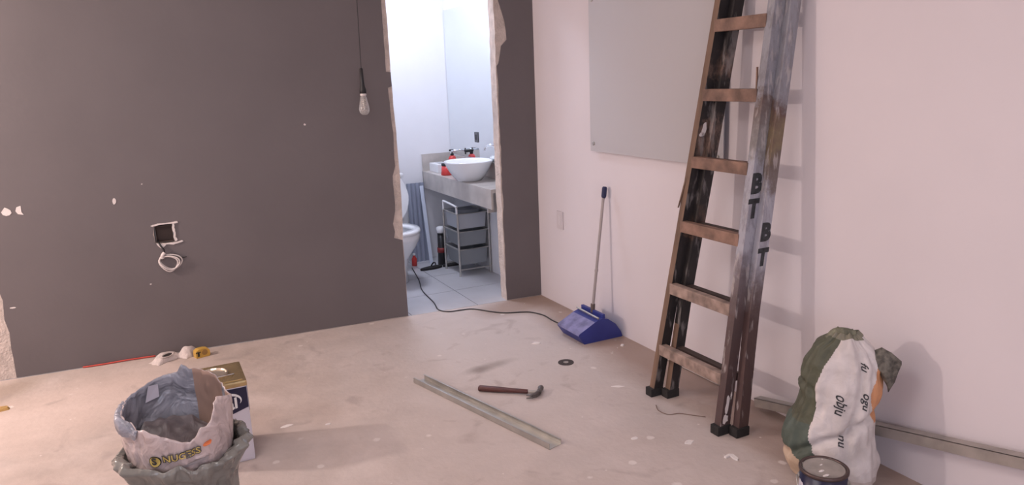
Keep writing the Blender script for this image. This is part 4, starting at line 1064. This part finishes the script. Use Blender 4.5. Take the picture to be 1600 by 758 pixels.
for k in range(19):
    t = PI*k/18; a0 = Vector((math.cos(VD+1.45), math.sin(VD+1.45), 0)); a1 = Vector((math.cos(VD-1.45), math.sin(VD-1.45), 0))
    side = (a0-a1).normalized(); mid = Vector((-math.cos(VD), -math.sin(VD), 0))
    hp.append(side*(cr+0.007)*math.cos(t) + Vector((math.cos(VD), math.sin(VD), 0))*(0.010+(cr)*0.98*math.sin(t)) + Vector((0, 0, ch-0.038-0.075*math.sin(t))))
b_ = bmesh.new(); tube(b_, hp, 0.002, 6); mesh_obj('wire_handle', b_, MT['steel'], pc, True)

# ------------------------------------------------------------------ bathroom things
vc = thing('vanity_counter', 'beige marble wash counter with a deep front apron along the mirror wall', 'counter', (-0.27, 0.9, 0))
bxo('top', (0.0, 0.256, -0.745, 0.618, 0.728, 0.755), MT['stone'], vc, bev=0.002)
bxo('apron', (-0.012, 0.004, -0.745, 0.618, 0.615, 0.754), MT['stone'], vc, bev=0.002)
bxo('backsplash', (0.242, 0.257, -0.745, 0.618, 0.756, 0.875), MT['stone'], vc)
bxo('backsplash', (-0.012, 0.241, 0.606, 0.618, 0.615, 0.895), MT['stone'], vc)
bxo('bracket', (0.0, 0.25, -0.66, -0.64, 0.58, 0.727), MT['stone'], vc)
mr_ = thing('mirror', 'large frameless mirror on the wall above the washbasin', 'mirror', (-0.0125, 0.9, 0.885))
bxo('mirror_glass', (-0.006, 0.0, -0.745, 0.615, 0.0, 1.165), MT['mirror'], mr_)
ou = thing('mirrored_switch', 'dark outlet plate added on the mirror above the basin for a mirrored switch', 'reflection', (-0.0195, 0.95, 1.05))  # stand-in plate for the reflection of a switch
bxo('plate', (-0.006, 0.0, -0.030, 0.030, -0.040, 0.040), mat('grey_mirrored_switch', (0.12, 0.12, 0.13), 0.5), ou, bev=0.002)
bxo('socket', (-0.008, -0.005, -0.014, 0.014, -0.020, 0.020), MT['black_plastic'], ou)  # dark centre of the stand-in switch reflection
# basin: oval vessel
bs = thing('washbasin', 'white oval ceramic vessel washbasin standing on the marble counter', 'washbasin', (-0.205, 0.70, 0.7555))
b_ = bmesh.new()
lathe(b_, [(0.085, 0.0), (0.095, 0.003), (0.125, 0.035), (0.158, 0.085), (0.180, 0.130), (0.186, 0.143), (0.184, 0.149), (0.177, 0.147), (0.168, 0.130), (0.145, 0.085), (0.105, 0.040), (0.05, 0.022), (0.012, 0.018)], seg=56, sx=0.98, sy=1.0)
mesh_obj('bowl', b_, MT['ceramic'], bs, True)
b_ = bmesh.new(); lathe(b_, [(0.018, 0.018), (0.018, 0.023), (0.010, 0.024)], seg=20); mesh_obj('drain', b_, MT['chrome'], bs)
ft = thing('gooseneck_tap', 'chrome arched tap rising behind the right side of the basin', 'tap', (-0.045, 0.520, 0.7555))
b_ = bmesh.new(); tube(b_, smooth_path([(0, 0, 0.0), (0, 0, 0.12), (0, 0, 0.20), (-0.008, 0.010, 0.245), (-0.040, 0.045, 0.262), (-0.065, 0.075, 0.245), (-0.070, 0.08, 0.22)], 6), 0.009, 10); mesh_obj('spout', b_, MT['chrome'], ft, True)
b_ = bmesh.new(); lathe(b_, [(0.022, 0), (0.022, 0.006), (0.012, 0.012)], seg=20); mesh_obj('base', b_, MT['chrome'], ft)
wt = thing('wall_tap', 'chrome wall tap with a dark handle above the back of the basin', 'tap', (-0.0185, 1.20, 0.935))
b_ = bmesh.new(); tube(b_, [(0, 0.0, 0), (-0.05, 0.0, 0.002), (-0.12, 0.0, -0.002)], 0.008, 10); mesh_obj('spout', b_, MT['chrome'], wt, True)
for y in (-0.08,):
    b_ = bmesh.new(); tube(b_, [(0, y, 0), (-0.035, y, 0)], 0.014, 12); tube(b_, [(-0.03, y, -0.028), (-0.03, y, 0.022)], 0.006, 8); mesh_obj('handle', b_, MT['black_plastic'], wt)
b_ = bmesh.new(); tube(b_, [(-0.010, -0.08, 0), (-0.010, 0.03, 0)], 0.006, 8); mesh_obj('bridge', b_, MT['chrome'], wt)
# soap bottle, red pot, white box
sb = thing('soap_bottle', 'red soap bottle with a black pump behind the basin', 'soap bottle', (-0.105, 1.27, 0.7555))
b_ = bmesh.new(); lathe(b_, [(0.030, 0.0), (0.034, 0.004), (0.034, 0.10), (0.026, 0.125), (0.013, 0.135)], seg=24); mesh_obj('bottle', b_, MT['red_plastic'], sb, True)
b_ = bmesh.new(); lathe(b_, [(0.014, 0.135), (0.014, 0.150), (0.005, 0.152), (0.005, 0.175)], seg=16); tube(b_, [(0.008, 0, 0.180), (-0.030, -0.02, 0.180)], 0.007, 8); mesh_obj('pump', b_, MT['black_plastic'], sb)
rp = thing('red_pot', 'small red pot with a black lid on the counter left of the basin', 'pot', (-0.215, 1.12, 0.7555))
b_ = bmesh.new(); lathe(b_, [(0.046, 0.0), (0.050, 0.004), (0.042, 0.075)], seg=28); mesh_obj('pot', b_, MT['red_plastic'], rp, True)
b_ = bmesh.new(); lathe(b_, [(0.043, 0.075), (0.045, 0.077), (0.044, 0.092), (0.040, 0.094)], seg=28); mesh_obj('lid', b_, MT['black_plastic'], rp, True)
wbx = thing('tissue_box', 'low white box at the far left end of the marble counter', 'box', (-0.180, 1.37, 0.7555))
bxo('carton', (-0.055, 0.06, -0.10, 0.10, 0.0, 0.070), MT['white_plastic'], wbx, bev=0.006)
bxo('slot', (-0.02, 0.025, -0.05, 0.05, 0.0702, 0.0712), MT['grout'], wbx)
# trolley with three baskets
ct = thing('storage_trolley', 'grey three-tier basket trolley with a handle under the marble counter', 'trolley', (-0.155, 0.93, 0))
X0, X1, Y0, Y1 = -0.130, 0.128, -0.145, 0.150
for x in (X0, X1):
    for y in (Y0, Y1):
        b_ = bmesh.new(); tube(b_, [(x, y, 0.0), (x, y, 0.49)], 0.0085, 10); mesh_obj('post', b_, MT['steel'], ct)
for z, hh, mm in ((0.488, 0.120, 'basket'), (0.348, 0.115, 'cart_mesh'), (0.208, 0.125, 'cart_mesh')):
    b_ = bmesh.new()
    i = 0.012; q = 0.028
    to = [(X0+i, Y0+i, z), (X1-i, Y0+i, z), (X1-i, Y1-i, z), (X0+i, Y1-i, z)]
    bo = [(X0+q-0.006, Y0+q-0.006, z-hh), (X1-q+0.006, Y0+q-0.006, z-hh), (X1-q+0.006, Y1-q+0.006, z-hh), (X0+q-0.006, Y1-q+0.006, z-hh)]
    T = [b_.verts.new(p) for p in to]; Bv = [b_.verts.new(p) for p in bo]
    ti = [b_.verts.new((p[0]*0.965, p[1]*0.965+0.0, p[2])) for p in to]; bi = [b_.verts.new((p[0]*0.955, p[1]*0.955, p[2]+0.004)) for p in bo]
    for k in range(4):
        j = (k+1) % 4
        b_.faces.new((Bv[k], Bv[j], T[j], T[k])); b_.faces.new((T[k], T[j], ti[j], ti[k])); b_.faces.new((ti[k], ti[j], bi[j], bi[k]))
    b_.faces.new(Bv[::-1]); b_.faces.new(bi)
    bk = mesh_obj('basket', b_, MT[mm], ct)
    b_ = bmesh.new(); tube(b_, [(X0, Y0, z), (X1, Y0, z), (X1, Y1, z), (X0, Y1, z)], 0.006, 8, closed=True); mesh_obj('rim', b_, MT['steel'], bk)
b_ = bmesh.new(); tube(b_, [(X0, Y0, 0.050), (X1, Y0, 0.050)], 0.006, 8); mesh_obj('bottom_rail', b_, MT['steel'], ct)
b_ = bmesh.new(); tube(b_, [(X0, Y1, 0.050), (X1, Y1, 0.050)], 0.006, 8); mesh_obj('bottom_rail', b_, MT['steel'], ct)
b_ = bmesh.new(); tube(b_, smooth_path([(X0+0.0, Y0+0.01, 0.49), (X0, Y0+0.012, 0.535), (X0, Y0+0.03, 0.548), (X0, Y1-0.04, 0.560), (X0, Y1-0.012, 0.548), (X0, Y1-0.01, 0.49)], 5), 0.0085, 8); mesh_obj('handle', b_, MT['white_plastic'], ct, True)
bxo('bundle', (X0+0.045, X1-0.045, Y0+0.06, Y1-0.05, 0.46, 0.505), mat('dark_grey_cloth', (0.20, 0.21, 0.24), 0.8, var=0.3), ct, bev=0.015)
# slim black bin with white lid
bn = thing('brush_holder', 'slim black brush holder with a pale cap beside the trolley', 'brush holder', (-0.255, 1.24, 0))
b_ = bmesh.new(); lathe(b_, [(0.036, 0.0), (0.040, 0.003), (0.034, 0.10), (0.030, 0.27)], seg=24); mesh_obj('tube', b_, MT['black_plastic'], bn, True)
b_ = bmesh.new(); lathe(b_, [(0.0385, 0.105), (0.0375, 0.145)], seg=24, cap0=True, cap1=True); mesh_obj('band', b_, mat('dark_red_band', (0.25, 0.03, 0.03), 0.5), bn, True)
b_ = bmesh.new(); lathe(b_, [(0.034, 0.27), (0.037, 0.275), (0.037, 0.312), (0.020, 0.322)], seg=24); mesh_obj('cap', b_, MT['white_plastic'], bn, True)
# slippers
def slipper(loc, rz, label):
    t = thing('slipper', label, 'slipper', loc, rz, 'black slippers on the bathroom floor')
    b_ = bmesh.new()
    pts = [(0.10*math.cos(a), 0.036*math.sin(a)*(1+0.18*math.cos(a))) for a in [2*PI*k/24 for k in range(24)]]
    plate(pts, [], lambda a, b, n: Vector((a, b, n)), 0.0, 0.016, b_); mesh_obj('sole', b_, MT['black_rubber'], t)
    b_ = bmesh.new(); tube(b_, smooth_path([(0.02, -0.036, 0.016), (0.03, -0.02, 0.040), (0.035, 0.0, 0.046), (0.03, 0.02, 0.040), (0.02, 0.036, 0.016)], 5), 0.006, 8); mesh_obj('strap', b_, MT['black_plastic'], t, True)
    return t
slipper((-0.390, 1.15, 0), 0.15, 'flat black slipper at the foot of the brush holder'); slipper((-0.190, 1.16, 0), 0.1, 'flat black slipper behind the left side of the trolley')
# leaning sheet and strip
ls = thing('leaning_sheet', 'blue-grey corrugated sheet standing against the bathroom wall beside the toilet', 'sheet', (-0.36, 1.44, 0))
b_ = bmesh.new()
K = 24; pts = []
for k in range(K+1):
    x = -0.085+0.155*k/K; pts.append((x, 0.006*math.sin(k*PI/3)))
outl = [(x, y) for x, y in pts]+[(x, y+0.004) for x, y in pts[::-1]]
plate(outl, [], lambda a, b, n: Vector((a, b+n*0.06, n)), 0.0, 0.665, b_); mesh_obj('panel', b_, MT['sheet'], ls)
st = thing('pale_strip', 'narrow pale blue plastic strip standing between the sheet and the trolley', 'strip', (-0.330, 1.30, 0))
b_ = bmesh.new(); hexa(b_, [(-0.014, 0, 0), (0.014, 0, 0), (0.014, 0.008, 0), (-0.014, 0.008, 0)], [(-0.008, 0.155, 0.64), (0.022, 0.155, 0.64), (0.022, 0.163, 0.64), (-0.008, 0.163, 0.64)]); mesh_obj('strip', b_, MT['pipe'], st)
rb2 = thing('red_bottle', 'small dark red bottle on the bathroom floor behind the toilet', 'bottle', (-0.47, 1.33, 0))
b_ = bmesh.new(); lathe(b_, [(0.020, 0.0), (0.022, 0.003), (0.022, 0.06), (0.010, 0.08), (0.010, 0.09)], seg=18); mesh_obj('bottle', b_, MT['red_plastic'], rb2, True)
b_ = bmesh.new(); lathe(b_, [(0.012, 0.09), (0.012, 0.105)], seg=14); mesh_obj('cap', b_, MT['white_plastic'], rb2)
# toilet
to_ = thing('toilet', 'white ceramic toilet with its lid raised, half hidden by the left door edge', 'toilet', (-0.745, 0.90, 0))
def oval(a, b, y0, z, K=40, front=1.0):
    out = []
    for k in range(K):
        t = 2*PI*k/K; s = math.sin(t)
        out.append(Vector((a*math.cos(t), y0 + b*s*(front if s < 0 else 0.85), z)))
    return out
def loft(b_, loops, cap0=True, cap1=True):
    R_ = [[b_.verts.new(p) for p in l] for l in loops]
    for p, q in zip(R_, R_[1:]):
        for k in range(len(p)): b_.faces.new((p[k], p[(k+1) % len(p)], q[(k+1) % len(p)], q[k]))
    if cap0: b_.faces.new(R_[0][::-1])
    if cap1: b_.faces.new(R_[-1])
b_ = bmesh.new()
loft(b_, [oval(0.105, 0.20, 0.13, 0.0), oval(0.100, 0.19, 0.13, 0.10), oval(0.105, 0.19, 0.11, 0.18), oval(0.150, 0.22, 0.04, 0.28), oval(0.172, 0.235, 0.0, 0.35), oval(0.176, 0.24, 0.0, 0.395), oval(0.130, 0.19, 0.0, 0.396), oval(0.110, 0.16, 0.0, 0.33), oval(0.05, 0.08, 0.02, 0.26)])
mesh_obj('bowl', b_, MT['ceramic'], to_, True)
b_ = bmesh.new()
loft(b_, [oval(0.178, 0.243, 0.0, 0.398), oval(0.182, 0.247, 0.0, 0.408), oval(0.176, 0.240, 0.0, 0.422), oval(0.120, 0.170, 0.0, 0.420), oval(0.112, 0.162, 0.0, 0.400), oval(0.178, 0.243, 0.0, 0.398)], False, False)
mesh_obj('seat', b_, MT['ceramic'], to_, True)
b_ = bmesh.new()
lidl = []
for k in range(40):
    t = 2*PI*k/40; x = 0.172*math.cos(t); zz = 0.215*math.sin(t)
    lidl.append((x*(1-0.12*max(0, math.sin(t))), 0.620+zz))
plate(lidl, [], lambda a, b, n: Vector((a+0.035, 0.230+n+(b-0.4)*0.12, b)), 0.0, 0.020, b_); mesh_obj('lid', b_, MT['ceramic'], to_)
bxo('tank', (-0.185, 0.185, 0.315, 0.500, 0.40, 0.76), MT['ceramic'], to_, bev=0.025)
bxo('tank_lid', (-0.195, 0.195, 0.305, 0.505, 0.762, 0.79), MT['ceramic'], to_, bev=0.010)
bxo('tank_foot', (-0.12, 0.12, 0.26, 0.50, 0.0, 0.40), MT['ceramic'], to_, bev=0.03)
